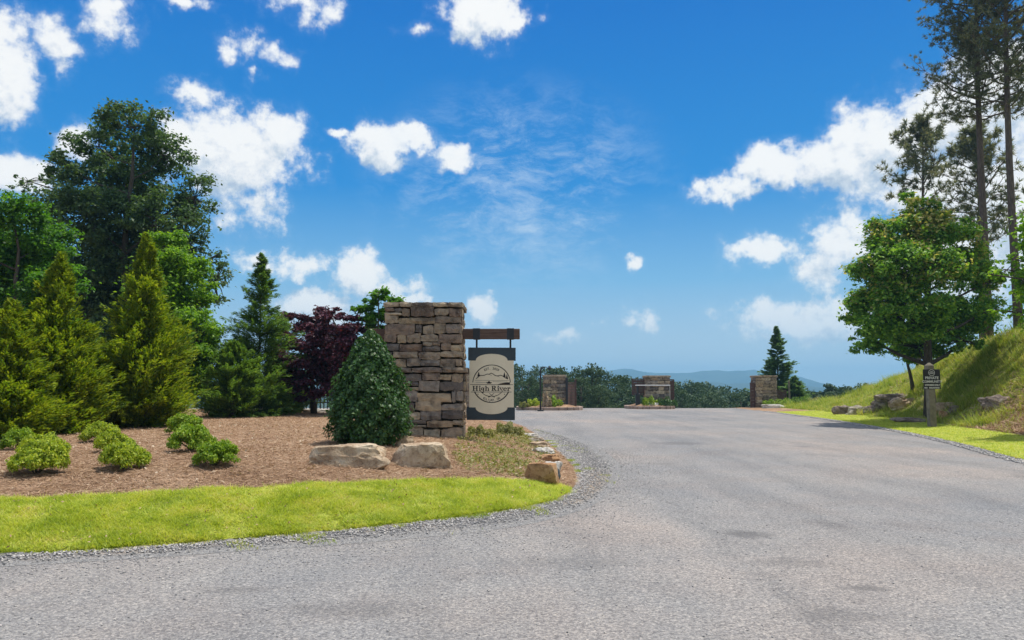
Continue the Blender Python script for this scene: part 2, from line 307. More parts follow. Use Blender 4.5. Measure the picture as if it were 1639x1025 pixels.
# ------------------------------------------------------------------ mesh helpers
def mesh_np(name, V, Fc, mats=None, smooth=False):
    V = np.asarray(V, np.float32); Fc = np.asarray(Fc, np.int32)
    me = D.meshes.new(name); me.vertices.add(len(V)); me.vertices.foreach_set('co', V.ravel())
    kf = Fc.shape[1]; me.loops.add(Fc.size); me.loops.foreach_set('vertex_index', Fc.ravel())
    me.polygons.add(len(Fc)); me.polygons.foreach_set('loop_start', np.arange(0, Fc.size, kf, dtype=np.int32))
    if smooth: me.polygons.foreach_set('use_smooth', np.ones(len(Fc), bool))
    me.update(calc_edges=True)
    for m in mats or []: me.materials.append(MATS[m])
    return me
class MB:
    def __init__(s): s.V = []; s.F = []
    def add(s, V, Fs):
        o = len(s.V); s.V += [tuple(v) for v in V]; s.F += [tuple(i + o for i in f) for f in Fs]; return s
    def box(s, c, sz, rz=0, taper=1):
        x, y, z = (q / 2 for q in sz); V = []
        for (a, b, d) in ((-1, -1, -1), (1, -1, -1), (1, 1, -1), (-1, 1, -1), (-1, -1, 1), (1, -1, 1), (1, 1, 1), (-1, 1, 1)):
            tp = taper if d > 0 else 1
            px, py = a * x * tp, b * y * tp
            V.append((c[0] + px * math.cos(rz) - py * math.sin(rz), c[1] + px * math.sin(rz) + py * math.cos(rz), c[2] + d * z))
        return s.add(V, [(0, 3, 2, 1), (4, 5, 6, 7), (0, 1, 5, 4), (1, 2, 6, 5), (2, 3, 7, 6), (3, 0, 4, 7)])
    def tube(s, pts, rad, n=8, cap=True):
        pts = [Vector(p) for p in pts]; rad = rad if hasattr(rad, '__len__') else [rad] * len(pts)
        V = []; Fs = []
        ref = Vector((1, 0, 0)) if abs((pts[-1] - pts[0]).normalized().x) < .8 else Vector((0, 1, 0))
        for i, p in enumerate(pts):
            d = (pts[min(i + 1, len(pts) - 1)] - pts[max(i - 1, 0)]).normalized()
            u = d.cross(ref).normalized(); v = d.cross(u)
            for j in range(n):
                a = 2 * pi * j / n; V.append(p + (u * math.cos(a) + v * math.sin(a)) * rad[i])
        for i in range(len(pts) - 1):
            for j in range(n):
                b = i * n; Fs.append((b + j, b + n + j, b + n + (j + 1) % n, b + (j + 1) % n))
        if cap: Fs += [tuple(range(n)), tuple(range(len(V) - 1, len(V) - 1 - n, -1))]
        return s.add(V, Fs)
    def prism(s, pts2, y0, y1):          # polygon in xz extruded along y
        n = len(pts2); V = [(x, y0, z) for x, z in pts2] + [(x, y1, z) for x, z in pts2]
        return s.add(V, [tuple(range(n)), tuple(range(2 * n - 1, n - 1, -1))] + [(i, i + n, (i + 1) % n + n, (i + 1) % n) for i in range(n)])
    def mesh(s, name, mat, smooth=False, bevel=0):
        me = D.meshes.new(name); me.from_pydata(s.V, [], s.F)
        if bevel or True:
            bm = bmesh.new(); bm.from_mesh(me)
            bmesh.ops.recalc_face_normals(bm, faces=bm.faces)
            if bevel: bmesh.ops.bevel(bm, geom=bm.edges[:], offset=bevel, segments=1, affect='EDGES')
            bm.to_mesh(me); bm.free()
        me.materials.append(MATS[mat])
        if smooth: me.polygons.foreach_set('use_smooth', [True] * len(me.polygons))
        me.update(); return me
def put(name, me, parent=None, loc=(0, 0, 0), rz=0, scale=None, **props):
    o = D.objects.new(name, me); C.objects.link(o); o.location = loc; o.rotation_euler = (0, 0, rz)
    if scale is not None: o.scale = scale
    if parent is not None: o.parent = parent
    for a, b in props.items():
        if b: o[a] = b
    return o
def thing(name, label, cat, loc=(0, 0, 0), rz=0, group=None):
    return put(name, None, None, tuple(float(q) for q in loc), rz, None, label=label, category=cat, group=group)
def struct(name, me, **p): return put(name, me, kind='structure', **p)
def copy_tree(o, loc, rz=0, scale=1, label=None):
    c = o.copy(); C.objects.link(c); c.location = tuple(float(q) for q in loc); c.rotation_euler = (0, 0, rz)
    c.scale = (scale,) * 3 if not hasattr(scale, '__len__') else scale
    if label: c['label'] = label
    for ch in o.children:
        d = ch.copy(); C.objects.link(d); d.parent = c
    return c

# ------------------------------------------------------------------ terrain
def flatp(px, py):                       # pixel to a point on the road plane
    r = ray(px, py); return (r[0] * CAMZ / -r[2], r[1] * CAMZ / -r[2])
def smooth_line(P, n=6):
    P = [np.array(p, float) for p in P]; out = []
    for i in range(len(P) - 1):
        a = P[max(i - 1, 0)]; b = P[i]; c = P[i + 1]; d = P[min(i + 2, len(P) - 1)]
        for j in range(n):
            t = j / n; out.append(.5 * (2 * b + (c - a) * t + (2 * a - 5 * b + 4 * c - d) * t * t + (3 * b - a - 3 * c + d) * t ** 3))
    return out + [P[-1]]
Mfront = smooth_line([(-60, -4), (-14, 5.1)] + [flatp(*p) for p in ((-200, 902), (0, 889), (200, 879), (400, 863), (600, 845), (780, 823), (870, 807), (912, 788), (922, 765), (912, 742), (888, 720), (866, 702), (848, 690))])
Mback = smooth_line([Mfront[-1], (.2, 32), (-1.5, 35), (-6, 37.5), (-14, 39), (-28, 42), (-60, 44)])
M = np.array(Mfront + Mback[1:])
Redge = smooth_line([(7.5, -12), (8.4, 3), (9.7, 10)] + [flatp(*p) for p in ((1639, 737), (1560, 716), (1500, 702), (1440, 690), (1380, 679.5), (1320, 670.5), (1270, 664), (1235, 659.5), (1200, 656.3))] + [(17.2, 60), (17.4, 75)], 5)
Rpoly = np.array(Redge + [(90, 75), (90, -12)])
def inside(P, poly):
    x, y = P[:, 0], P[:, 1]; r = np.zeros(len(P), bool); n = len(poly); j = n - 1
    for i in range(n):
        xi, yi = poly[i]; xj, yj = poly[j]
        if yi != yj: r ^= ((yi > y) != (yj > y)) & (x < (xj - xi) * (y - yi) / (yj - yi) + xi)
        j = i
    return r
def dist(P, line):
    line = np.asarray(line); out = np.full(len(P), 1e9)
    for a, b in zip(line[:-1], line[1:]):
        ab = b - a; t = np.clip(((P - a) @ ab) / (ab @ ab + 1e-12), 0, 1)
        out = np.minimum(out, np.hypot(*(P - a - t[:, None] * ab).T))
    return out
def sm(t): t = np.clip(t, 0, 1); return t * t * (3 - 2 * t)
def fbm(P, s, seed=0):
    r = 0
    for i, (a, f) in enumerate(((1, 1), (.5, 2.1), (.25, 4.3))):
        r = r + a * np.sin(P[:, 0] * s * f * 1.3 + seed + i * 2.1 + 1.7 * np.sin(P[:, 1] * s * f * .7 + seed * 1.3 + i)) * np.sin(P[:, 1] * s * f + 1.1 * i + seed * .7 + 1.3 * np.sin(P[:, 0] * s * f * .9 + i * 3))
    return r
def road_z(y):
    t = np.maximum(y - 57, 0); return -np.where(t < 15, .008 * t * t, 1.8 + .24 * (t - 15))
def far_z(y): return np.maximum(road_z(y), -22 - 0 * y)
Hy = np.array([-12, 30, 36, 40, 45, 50, 54, 58, 62, 75]); Hh = np.array([4.4, 4.3, 4.3, 3.7, 2.75, 1.75, .95, .25, 0, 0])
def hgt(P):
    P = np.asarray(P, float).reshape(-1, 2); z = road_z(P[:, 1]).copy()
    a = inside(P, M)
    if a.any():
        s = dist(P[a], M[:-1] if True else M); z[a] = .02 + .57 * (1 - (1 - np.clip(s / 4.6, 0, 1)) ** 2) + .012 * fbm(P[a], 2.1) * np.clip(s, 0, 1)
    b = inside(P, Rpoly)
    if b.any():
        s = dist(P[b], Redge); H = np.interp(P[b][:, 1], Hy, Hh)
        z[b] += .02 + .09 * np.clip(s / 2.6, 0, 1) + H * sm((s - 2.4) / 6.6) + (.03 + .02 * H) * fbm(P[b], .9, 2) * np.clip(s / 4 - .5, 0, 1)
    return z
def gpt(px, py, lo=3, hi=75):
    r = ray(px, py); Y = np.arange(lo, hi, .02); t = Y / r[1]
    P = np.stack([r[0] * t, Y], 1); zr = CAMZ + r[2] * t; h = hgt(P); below = np.nonzero(zr <= h)[0]
    i = below[0] if len(below) else len(Y) - 1
    return np.array([P[i, 0], P[i, 1], h[i]])

def sheet(name, poly, step, zoff, mat, zf=None, bbox=None):
    poly = np.asarray(poly, float); pts = []
    for a, b in zip(poly, np.roll(poly, -1, 0)):
        n = max(1, int(np.hypot(*(b - a)) / step)); pts += [a + (b - a) * i / n for i in range(n)]
    nb = len(pts); x0, y0 = poly.min(0); x1, y1 = poly.max(0)
    gx, gy = np.meshgrid(np.arange(x0, x1, step), np.arange(y0, y1, step)); Gp = np.stack([gx.ravel(), gy.ravel()], 1)
    rg = np.random.default_rng(5); Gp += rg.uniform(-.2, .2, Gp.shape) * step
    Gp = Gp[inside(Gp, poly)]; Gp = Gp[dist(Gp, np.vstack([poly, poly[:1]])) > step * .45]
    allp = [Vector(p) for p in pts] + [Vector(p) for p in Gp]
    v, e, f, *_ = delaunay_2d_cdt(allp, [(i, (i + 1) % nb) for i in range(nb)], [list(range(nb))], 1, 1e-5)
    V = np.array([(q[0], q[1]) for q in v]); z = (zf or (lambda P: hgt(P)))(V) + zoff
    Ft = [t for t in f if len(t) == 3]
    me = mesh_np(name, np.column_stack([V, z]), Ft, [mat], True)
    bm = bmesh.new(); bm.from_mesh(me)
    for fc in bm.faces:
        if fc.normal.z < 0: fc.normal_flip()
    bm.to_mesh(me); bm.free(); me.polygons.foreach_set('use_smooth', [True] * len(me.polygons))
    return struct(name, me)

# base ground to the horizon
xs = np.concatenate([[-5000, -2500, -1200, -600, -300], np.linspace(-160, 160, 33), [300, 600, 1200, 2500, 5000]])
ys = np.concatenate([[-1500, -300, -60], np.linspace(-20, 50, 8), np.linspace(54, 120, 34), [140, 170, 220, 300, 450, 700, 1200, 2000, 3000, 4200]])
gx, gy = np.meshgrid(xs, ys); P2 = np.stack([gx.ravel(), gy.ravel()], 1)
zz = far_z(P2[:, 1]) - .15 + np.where(P2[:, 1] > 75, 1.2 * fbm(P2, .02), 0)
nx = len(xs); ii = np.arange((len(ys) - 1) * nx).reshape(-1, nx)[:, :-1].ravel()
struct('ground', mesh_np('ground', np.column_stack([P2, zz]), np.stack([ii, ii + 1, ii + nx + 1, ii + nx], 1), ['forest_ground'], True))
# the drive and the apron in front
xs = np.arange(-70, 26, 1.0); ys = np.concatenate([np.arange(-12, 54, 1.0), np.arange(54, 76, .5)])
gx, gy = np.meshgrid(xs, ys); P2 = np.stack([gx.ravel(), gy.ravel()], 1); nx = len(xs)
ii = np.arange((len(ys) - 1) * nx).reshape(-1, nx)[:, :-1].ravel()
struct('road', mesh_np('road', np.column_stack([P2, road_z(P2[:, 1])]), np.stack([ii, ii + 1, ii + nx + 1, ii + nx], 1), ['road'], True))

# grass strip / planting bed share the inner curve
Icur = [gpt(*p)[:2] for p in ((-200, 800), (0, 797), (200, 792), (420, 780), (620, 771), (800, 768), (870, 773))]
mi = int(np.argmin(np.hypot(*(np.array(Mfront) - np.array(flatp(918, 785))).T)))
Icur = smooth_line([(-60, .5), (-14, 7.3)] + Icur + [Mfront[mi]], 6)
strip = Mfront[:mi + 1] + Icur[::-1][1:]
bed = Icur + Mfront[mi + 1:] + Mback[1:]
def clipx(poly, x0):                    # cut a polygon at x = x0, keeping the right part
    out = []
    for a, b in zip(poly, poly[1:] + poly[:1]):
        a, b = np.array(a), np.array(b)
        if a[0] >= x0: out.append(a)
        if (a[0] >= x0) != (b[0] >= x0): out.append(a + (b - a) * (x0 - a[0]) / (b[0] - a[0]))
    return out
strip_c = clipx(strip, -16); bed_c = clipx(bed, -45)
sheet('grass_strip', strip_c, .15, .0, 'turf'); sheet('mulch_bed', bed_c, .3, .0, 'mulch')
# gravel shoulder round the bed
Gout = smooth_line([(-60, -5), (-14, 4.6)] + [flatp(*p) for p in ((-200, 922), (0, 908), (200, 896), (400, 882), (600, 868), (780, 850), (880, 832), (955, 806), (985, 775), (993, 748), (970, 725), (925, 704), (890, 694), (858, 687))] + [Mfront[-1]])
gravel_poly = Gout + Mfront[::-1][1:]
gs = sheet('gravel_shoulder', clipx(gravel_poly, -16), .1, .0025, 'gravel')
gv = np.zeros(len(gs.data.vertices) * 3, np.float32); gs.data.vertices.foreach_get('co', gv); gv = gv.reshape(-1, 3)[:, :2].astype(float)
dO = dist(gv, np.array(Gout)); dI = dist(gv, np.array(Mfront)); at_ = gs.data.attributes.new('fade', 'FLOAT', 'POINT'); at_.data.foreach_set('value', (dO / (dO + dI + 1e-6)).astype(np.float32))
# right verge and bank
Ra = np.array(Redge); tn = np.gradient(Ra, axis=0); nn = np.stack([tn[:, 1], -tn[:, 0]], 1); nn /= np.hypot(*nn.T)[:, None]
Off = [tuple(q) for q in Ra + nn * 2.5]
vi = [i for i, q in enumerate(Redge) if q[1] < 49]; ve = max(vi)
Verge = list(Redge[:ve + 1]) + Off[:ve + 1][::-1]; sheet('grass_verge', Verge, .4, 0, 'turf'); sheet('gate_mulch', list(Redge[ve:]) + Off[ve:][::-1], .4, 0, 'mulch')
sheet('hillside', Off + [(70, 75), (70, -12)], .8, 0, 'bank')
eg = sheet('road_edge_gravel', [tuple(q) for q in Ra - nn * .35] + Redge[::-1], .2, .0025, 'gravel')
at_ = eg.data.attributes.new('fade', 'FLOAT', 'POINT'); at_.data.foreach_set('value', np.full(len(eg.data.vertices), .55, np.float32))

# mountains
def ridge(name, Y, pts, depth):
    px = np.linspace(-400, 2100, 180); py = np.interp(px, [p[0] for p in pts], [p[1] for p in pts])
    V = []; n = len(px)
    for i in range(n):
        q = at(px[i], py[i] - 1.2 * math.sin(px[i] * .09) - .8 * math.sin(px[i] * .23), Y)
        for t in (0, .35, .7, 1): V.append((q[0], q[1] - depth * (1 - t) * (.8 + .2 * math.sin(i * .9)), -24 + (q[2] + 24) * t ** .8))
        V.append((q[0], q[1] + depth, -24))
    Fs = [(i * 5 + j, (i + 1) * 5 + j, (i + 1) * 5 + j + 1, i * 5 + j + 1) for i in range(n - 1) for j in range(4)]
    struct(name, mesh_np(name, V, Fs, ['mountain'], True))
ridge('mountain', 3300, [(-400, 600), (700, 606), (850, 600), (950, 595), (1010, 591), (1060, 599), (1100, 596), (1160, 593), (1220, 594), (1270, 600), (1310, 617), (1400, 632), (1600, 640), (2100, 630)], 500)
ridge('mountain', 2300, [(-400, 620), (700, 618), (900, 610), (980, 604), (1050, 608), (1110, 612), (1200, 614), (1290, 618), (1400, 628), (2100, 640)], 400)

# ------------------------------------------------------------------ plants
def quads(c, t, n, L, W):               # leaves: centre, length direction, normal, sizes -> diamonds
    t = t / np.linalg.norm(t, axis=1, keepdims=True); b = np.cross(n, t); b /= np.linalg.norm(b, axis=1, keepdims=True) + 1e-9
    L = L[:, None]; W = W[:, None]; up = np.cross(t, b) * L * .12
    V = np.stack([c - t * L * .5, c + b * W * .5 + up, c + t * L * .5, c - b * W * .5 + up], 1).reshape(-1, 3)
    i = np.arange(len(c)) * 4; return V, np.stack([i, i + 1, i + 2, i + 3], 1)
def tris(c, t, b, L, W):
    V = np.stack([c - b * W[:, None] * .5, c + b * W[:, None] * .5, c + t * L[:, None]], 1).reshape(-1, 3)
    i = np.arange(len(c)) * 3; return V, np.stack([i, i + 1, i + 2], 1)
def unit(a): return a / (np.linalg.norm(a, axis=-1, keepdims=True) + 1e-9)

def lobe_tree(name, label, cat, base, lobes, leafm, n, L, seed, trunk=.15, barkm='bark', group=None, clumps=26, Yd=None, spread=.9, dens=.3, flat_=.65, crown='crown', fork=.12, fill=1.25, tips=0, width=.55):
    """base: world xyz; lobes: pixel ellipses at the tree's own distance, given depth and thickness"""
    n = int(n * 1.5)
    rg = np.random.default_rng(seed); base = np.array(base, float); Y = Yd or base[1]
    th = thing(name, label, cat, base, 0, group)
    cs = []; rs = []; S = Y / F; mb = MB(); tops = []
    mnx = np.mean([l[0] for l in lobes]); ztop = -1e9
    for l in lobes:
        px, py, rx, ry = l[:4]; r = (rx * S, .5 * (rx + ry) * S, ry * S)
        c = at(px, py, Y); c[1] += rg.uniform(-1, 1) * spread * r[0]; c = at(px, py, c[1])
        tops.append((c, r))
        m = max(7, int(clumps * fill * rx * ry / 2200))
        u = unit(rg.normal(size=(m, 3))); rad = rg.uniform(.15, 1, (m, 1)) ** .45
        cc = c + u * rad * np.array(r) * rg.uniform(.72, 1.12, (m, 1))
        cs.append(cc); rs.append(np.full(m, dens * min(r[0], r[2]) + .02) * rg.uniform(.6, 1.3, m))
    topc = max(tops, key=lambda q: q[0][2])[0]
    H = topc[2] - base[2]; tp = [base + (0, 0, -.1)]; k_ = 6
    for i in range(1, k_ + 1):
        f = i / k_; tp.append(base * (1 - f) + topc * f + np.array([rg.normal() * .02 * H * .5, rg.normal() * .02 * H * .5, 0]) * (f < 1) + np.array([(base - topc)[0] * .5 * f * (1 - f), 0, 0]))
    tr = [trunk * (1.35 if i == 0 else 1) * (1 - i / (k_ + .6)) + .01 for i in range(k_ + 1)]
    mb.tube(tp, tr, 9)
    for (c, r), cc in zip(tops, cs):
        if np.allclose(c, topc): s0 = topc
        f = np.clip((c[2] - base[2]) / H - fork, .25, .9); j = f * k_; a = int(j)
        s0 = tp[a] * (1 - j + a) + tp[a + 1] * (j - a)
        mid = s0 * .45 + c * .55 + np.array([0, 0, -.05 * H * .3]); r0 = trunk * (1 - f) * .55 + .012
        mb.tube([s0, mid, c], [r0, r0 * .7, r0 * .4], 6, False)
        for q in cc: mb.tube([c, (c * .5 + q * .5) + rg.normal(size=3) * .05 * r[0], q], [r0 * .35, r0 * .22, .006], 4, False)
    cs = np.vstack(cs); rs = np.concatenate(rs)
    wgt = rs ** 2; idx = rg.choice(len(cs), n, p=wgt / wgt.sum())
    off = unit(rg.normal(size=(n, 3))) * (rg.uniform(0, 1, (n, 1)) ** .5) * rs[idx][:, None] * 1.25 * np.array([1, 1, flat_])
    stray = rg.random(n) < .16; off[stray] *= 1.9
    c = cs[idx] + off
    nrm = unit(rg.normal(size=(n, 3)) * .75 + np.array([0, 0, .9]) + unit(off) * .35)
    t = unit(rg.normal(size=(n, 3)) + unit(off) * .8 + np.array([0, 0, -.35])); t = unit(t - nrm * (t * nrm).sum(1, keepdims=True))
    l = L * 1.12 * rg.uniform(.6, 1.3, n); V, Fs = quads(c, t, nrm, l, l * width)
    b = np.array(base)
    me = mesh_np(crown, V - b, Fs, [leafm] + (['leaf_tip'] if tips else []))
    if tips:
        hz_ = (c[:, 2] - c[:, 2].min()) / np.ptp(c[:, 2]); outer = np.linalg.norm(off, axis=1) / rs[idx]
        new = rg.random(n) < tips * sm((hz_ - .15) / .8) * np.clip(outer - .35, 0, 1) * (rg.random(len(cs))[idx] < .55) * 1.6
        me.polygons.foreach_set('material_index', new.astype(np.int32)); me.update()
    put(crown, me, th)
    mb.V = [tuple(np.array(v) - b) for v in mb.V]
    put('trunk', mb.mesh('trunk', barkm, True), th)
    return th

def conifer(name, label, cat, base, H, prof, leafm, nspray, per, L, seed, trunk=.07, tilt=.5, group=None, rough_=.34, start=.25, wid=.26, barkm='bark', lean=(0, 0), loc=None, cone_in=.85):
    """prof: radius (m) against height fraction; flat sprays along up-swept branches"""
    rg = np.random.default_rng(seed); th = thing(name, label, cat, base, 0, group)
    hf = rg.uniform(0, 1, nspray * 3); Rr = np.interp(hf, [p[0] for p in prof], [p[1] for p in prof])
    keep = rg.random(len(hf)) < (Rr / Rr.max()) * .85 + .12; hf = hf[keep][:nspray]; Rr = Rr[keep][:nspray]; m = len(hf)
    ang = rg.uniform(0, 2 * pi, m)
    nbr = max(12, m // 11); ba = rg.uniform(0, 2 * pi, nbr); bh = rg.choice(hf, nbr); bi = rg.integers(0, nbr, m); bl_ = rg.uniform(.72, 1.28, nbr)
    own = rg.random(m) < np.where(hf > .8, .25, .78); ang = np.where(own, ba[bi] + rg.normal(size=m) * .17, ang); hf = np.where(own, np.clip(bh[bi] + rg.normal(size=m) * .022, .01, 1), hf)
    Rr = np.interp(hf, [p[0] for p in prof], [p[1] for p in prof]) * np.where(own, bl_[bi], .85)
    lump = 1 + rough_ * (np.sin(ang * 3 + hf * 17 + seed) * .5 + np.sin(ang * 7 - hf * 31) * .35 + rg.normal(size=m) * .4)
    Rr = Rr * np.clip(lump, .45, 1.65)
    dirh = np.stack([np.cos(ang), np.sin(ang), np.zeros(m)], 1)
    tl = tilt * rg.uniform(.5, 1.4, m) * (1 - .3 * (1 - hf)); z1 = hf * H
    rise = np.tan(np.clip(tl, 0, 1.1)) * Rr; z0 = np.maximum(z1 - rise, .03)
    ax = np.array([lean[0], lean[1], 0.0]); A = ax * hf[:, None]
    p0 = A + np.stack([0 * z0, 0 * z0, z0], 1); p1 = A + dirh * Rr[:, None] + np.stack([0 * z1, 0 * z1, z1], 1)
    bd = p1 - p0; bl = np.linalg.norm(bd, axis=1); bdu = unit(bd)
    side = unit(np.cross(bdu, np.array([0, 0, 1.0]) + rg.normal(size=(m, 3)) * .25)); nr = unit(np.cross(side, bdu))
    i = np.repeat(np.arange(m), per); f = start + (1.06 - start) * rg.random(len(i)) ** .7
    sgn = rg.uniform(-1, 1, len(i)); wdt = np.minimum(.3, bl[i] * .3) * (1.15 - f)
    c = p0[i] + bd[i] * f[:, None] + side[i] * (sgn * wdt)[:, None] + nr[i] * (rg.normal(size=len(i)) * .03)[:, None]
    c[:, 2] -= .05 * np.abs(sgn)
    t = unit(bdu[i] + side[i] * (sgn * .9)[:, None] + rg.normal(size=(len(i), 3)) * .22); n_ = unit(nr[i] + rg.normal(size=(len(i), 3)) * .35)
    l = L * rg.uniform(.6, 1.4, len(i)); V, Fs = quads(c, t, n_, l, l * wid)
    V[:, 2] = np.maximum(V[:, 2], .01)
    put('crown', mesh_np('crown', V, Fs, [leafm]), th)
    mb = MB(); mb.tube([(0, 0, -.1), tuple(ax * .5 + np.array([.01, 0, H * .5])), tuple(ax * .98 + np.array([0, 0, H * .98]))], [trunk, trunk * .55, .008], 8)
    for j in range(0, m, max(1, m // 150)): mb.tube([p0[j], (p0[j] + p1[j]) / 2 + np.array([0, 0, -.02]), p1[j]], [.014, .009, .003], 3, False)
    put('trunk', mb.mesh('trunk', barkm, True), th); return th

def pine(name, label, base, top, z_from, blen, seed, trunk=.24, nb=46, tuft=.24, group=None, needles_per=16, droop=0, tuftn=9):
    rg = np.random.default_rng(seed); base = np.array(base, float); top = np.array(top, float)
    th = thing(name, label, 'pine tree', base, 0, group); H = top[2] - base[2]; mb = MB()
    def ax(f): return (top - base) * f + np.array([math.sin(f * 5 + seed) * .08, 0, 0]) * H * .06 * (f < 1)
    mb.tube([ax(f) + (0, 0, -.2 if f == 0 else 0) for f in np.linspace(0, 1, 10)], [trunk * (1.15 if f == 0 else 1) * (1 - .85 * f) + .01 for f in np.linspace(0, 1, 10)], 10)
    tc_ = []; td = []
    f0 = (z_from - base[2]) / H
    for b in range(nb):
        f = f0 + (1 - f0) * ((b + rg.random()) / nb) ** .9; a = b * 2.4 + rg.normal() * .4; q = (f - f0) / (1 - f0)
        Lb = blen * (1 - q ** 2.2 * .8) * rg.uniform(.55, 1.1) * (.75 if q < .06 else 1); p0 = ax(f)
        d = np.array([math.cos(a), math.sin(a), .15 + .6 * q + rg.normal() * .12]); d /= np.linalg.norm(d)
        pts = [p0]; dd = d.copy(); nseg = 5
        for s in range(nseg):
            dd = unit(dd + rg.normal(size=3) * .16 + np.array([0, 0, .10 - droop])); pts.append(pts[-1] + dd * Lb / nseg)
        r0 = .022 + .020 * Lb * .5; mb.tube(pts, [r0 * (1 - .8 * i / nseg) for i in range(nseg + 1)], 5, False)
        for s in range(1, nseg + 1):
            nsub = 3 if s < nseg else 4
            for _ in range(nsub if s > 1 else 1):
                e = unit(dd + rg.normal(size=3) * .9 + np.array([0, 0, .25])); q0 = pts[s]; q1 = q0 + e * Lb * rg.uniform(.14, .38)
                mb.tube([q0, q1], [r0 * .35, .006], 3, False)
                for w_ in range(tuftn // 4):
                    tc_.append(q0 + (q1 - q0) * rg.uniform(.45, 1.05) + rg.normal(size=3) * .09); td.append(e)
    tc_ = np.array(tc_); td = np.array(td); i = np.repeat(np.arange(len(tc_)), needles_per)
    t = unit(rg.normal(size=(len(i), 3)) * .75 + td[i] * .8 + np.array([0, 0, .2])); b = unit(np.cross(t, rg.normal(size=(len(i), 3))))
    l = tuft * rg.uniform(.7, 1.2, len(i)); V, Fs = tris(tc_[i], t, b, l, np.full(len(i), tuft * .15))
    put('crown', mesh_np('crown', V, Fs, ['needles']), th)
    put('trunk', mb.mesh('trunk', 'pine_bark', True), th); return th

# --- left side
def gz(x, y): return float(hgt([(x, y)])[0])
def onb(px, Y): x = (px - 819.5) / F * Y / 1.0; return (x, Y, gz(x, Y))
dark = [(215, 205, 58, 40), (158, 235, 46, 42), (262, 250, 42, 46), (108, 268, 46, 36), (200, 290, 80, 48), (312, 318, 34, 50), (255, 350, 68, 46), (140, 345, 75, 55), (200, 425, 105, 62), (300, 395, 42, 34), (345, 450, 24, 50), (345, 410, 18, 15), (110, 470, 80, 62), (240, 500, 80, 60), (45, 290, 50, 16), (180, 560, 90, 50)]
lobe_tree('broadleaf_tree', 'tallest dark green tree on the left, rising above all others against a white cloud', 'tree', onb(200, 34), dark, 'leaf_dark', 60000, .17, 11, .28, clumps=34, dens=.26)
lobe_tree('broadleaf_tree', 'mid green leafy tree at the far left edge behind the first conifer', 'tree', onb(30, 25), [(20, 345, 48, 40), (75, 385, 42, 42), (20, 430, 60, 55), (75, 460, 50, 45), (25, 520, 65, 55), (-30, 400, 50, 70), (100, 420, 28, 30), (90, 540, 45, 50), (10, 600, 60, 50)], 'leaf_green', 38000, .13, 12, .15, clumps=30)
lobe_tree('broadleaf_tree', 'bright lime green leafy tree just behind the tall pointed conifer', 'tree', onb(285, 26), [(262, 395, 40, 28), (290, 430, 44, 36), (305, 480, 48, 40), (250, 460, 45, 45), (318, 540, 42, 45), (285, 580, 50, 50), (325, 610, 35, 35), (240, 540, 40, 50)], 'leaf_lime', 34000, .12, 13, .13, clumps=30)
lobe_tree('broadleaf_tree', 'young light green tree rising behind the left of the stone pillar', 'tree', onb(610, 26), [(605, 468, 24, 14), (622, 490, 26, 20), (580, 492, 20, 12), (600, 510, 28, 18), (617, 540, 25, 24)], 'leaf_green', 6500, .12, 14, .06, clumps=24)
b0 = gpt(90, 696); S0 = b0[1] / F
def cpt(px, py): return gpt(px, py)
def conf(px, py_base, py_top, prof_px, **kw):
    b = gpt(px, py_base); tpz = at(px, py_top, b[1]); S = b[1] / F
    return b, tpz[2] - b[2], [(f, r * S) for f, r in prof_px]
b, H, pr = conf(84, 694, 405, [(0, 55), (.12, 72), (.4, 58), (.65, 36), (.85, 17), (1, 3)])
conifer('conifer_tree', 'dense yellow green cypress at the left, pointed top, second from the left frame edge', 'conifer', b, H, pr, 'leaf_cypress', 1500, 46, .12, 21, tilt=.75)
b, H, pr = conf(8, 703, 480, [(0, 50), (.2, 66), (.5, 50), (.8, 25), (1, 4)])
conifer('conifer_tree', 'shaded cypress cut off by the left frame edge', 'conifer', b, H, pr, 'leaf_cypress', 1000, 42, .11, 22, tilt=.75)
b, H, pr = conf(140, 688, 520, [(0, 24), (.2, 34), (.55, 26), (.85, 11), (1, 3)])
conifer('conifer_tree', 'short narrow cypress tucked between the two big yellow green cypresses', 'conifer', b, H, pr, 'leaf_cypress', 650, 36, .10, 23, tilt=.8)
b, H, pr = conf(222, 684, 375, [(0, 40), (.1, 76), (.35, 66), (.6, 42), (.8, 20), (1, 3)])
conifer('conifer_tree', 'tall pointed yellow green cypress standing alone in front of the lime green tree', 'conifer', b, H, pr, 'leaf_cypress', 1650, 46, .115, 24, tilt=.75)
b, H, pr = conf(412, 666, 405, [(0, 56), (.25, 58), (.42, 50), (.62, 38), (.8, 25), (.92, 13), (1, 3)])
conifer('conifer_tree', 'slender open-branched conifer with thin see-through top left of the purple maple', 'conifer', b, H, pr, 'leaf_juniper', 780, 56, .15, 25, tilt=.35, rough_=.35, start=.12, wid=.2)
b, H, pr = conf(372, 668, 545, [(0, 30), (.2, 44), (.6, 38), (.85, 24), (1, 8)])
conifer('juniper_shrub', 'dark green bushy juniper at the foot of the slender conifer', 'shrub', b, H, pr, 'leaf_juniper', 900, 40, .10, 26, tilt=.6)
b, H, pr = conf(458, 662, 582, [(0, 26), (.3, 40), (.7, 36), (.9, 22), (1, 10)])
conifer('juniper_shrub', 'rounded yellow green juniper in front of the purple maple', 'shrub', b, H, pr, 'leaf_cypress', 800, 36, .09, 27, tilt=.6)
lobe_tree('japanese_maple', 'larger dark purple Japanese maple behind the yellow green juniper', 'tree', onb(505, 29), [(488, 508, 38, 22), (468, 538, 42, 28), (448, 565, 26, 20), (520, 540, 42, 30), (490, 575, 58, 34), (540, 585, 38, 36), (500, 615, 54, 26), (515, 508, 20, 12), (435, 590, 18, 24)], 'leaf_purple', 26000, .14, 31, .10, clumps=30, flat_=.4)
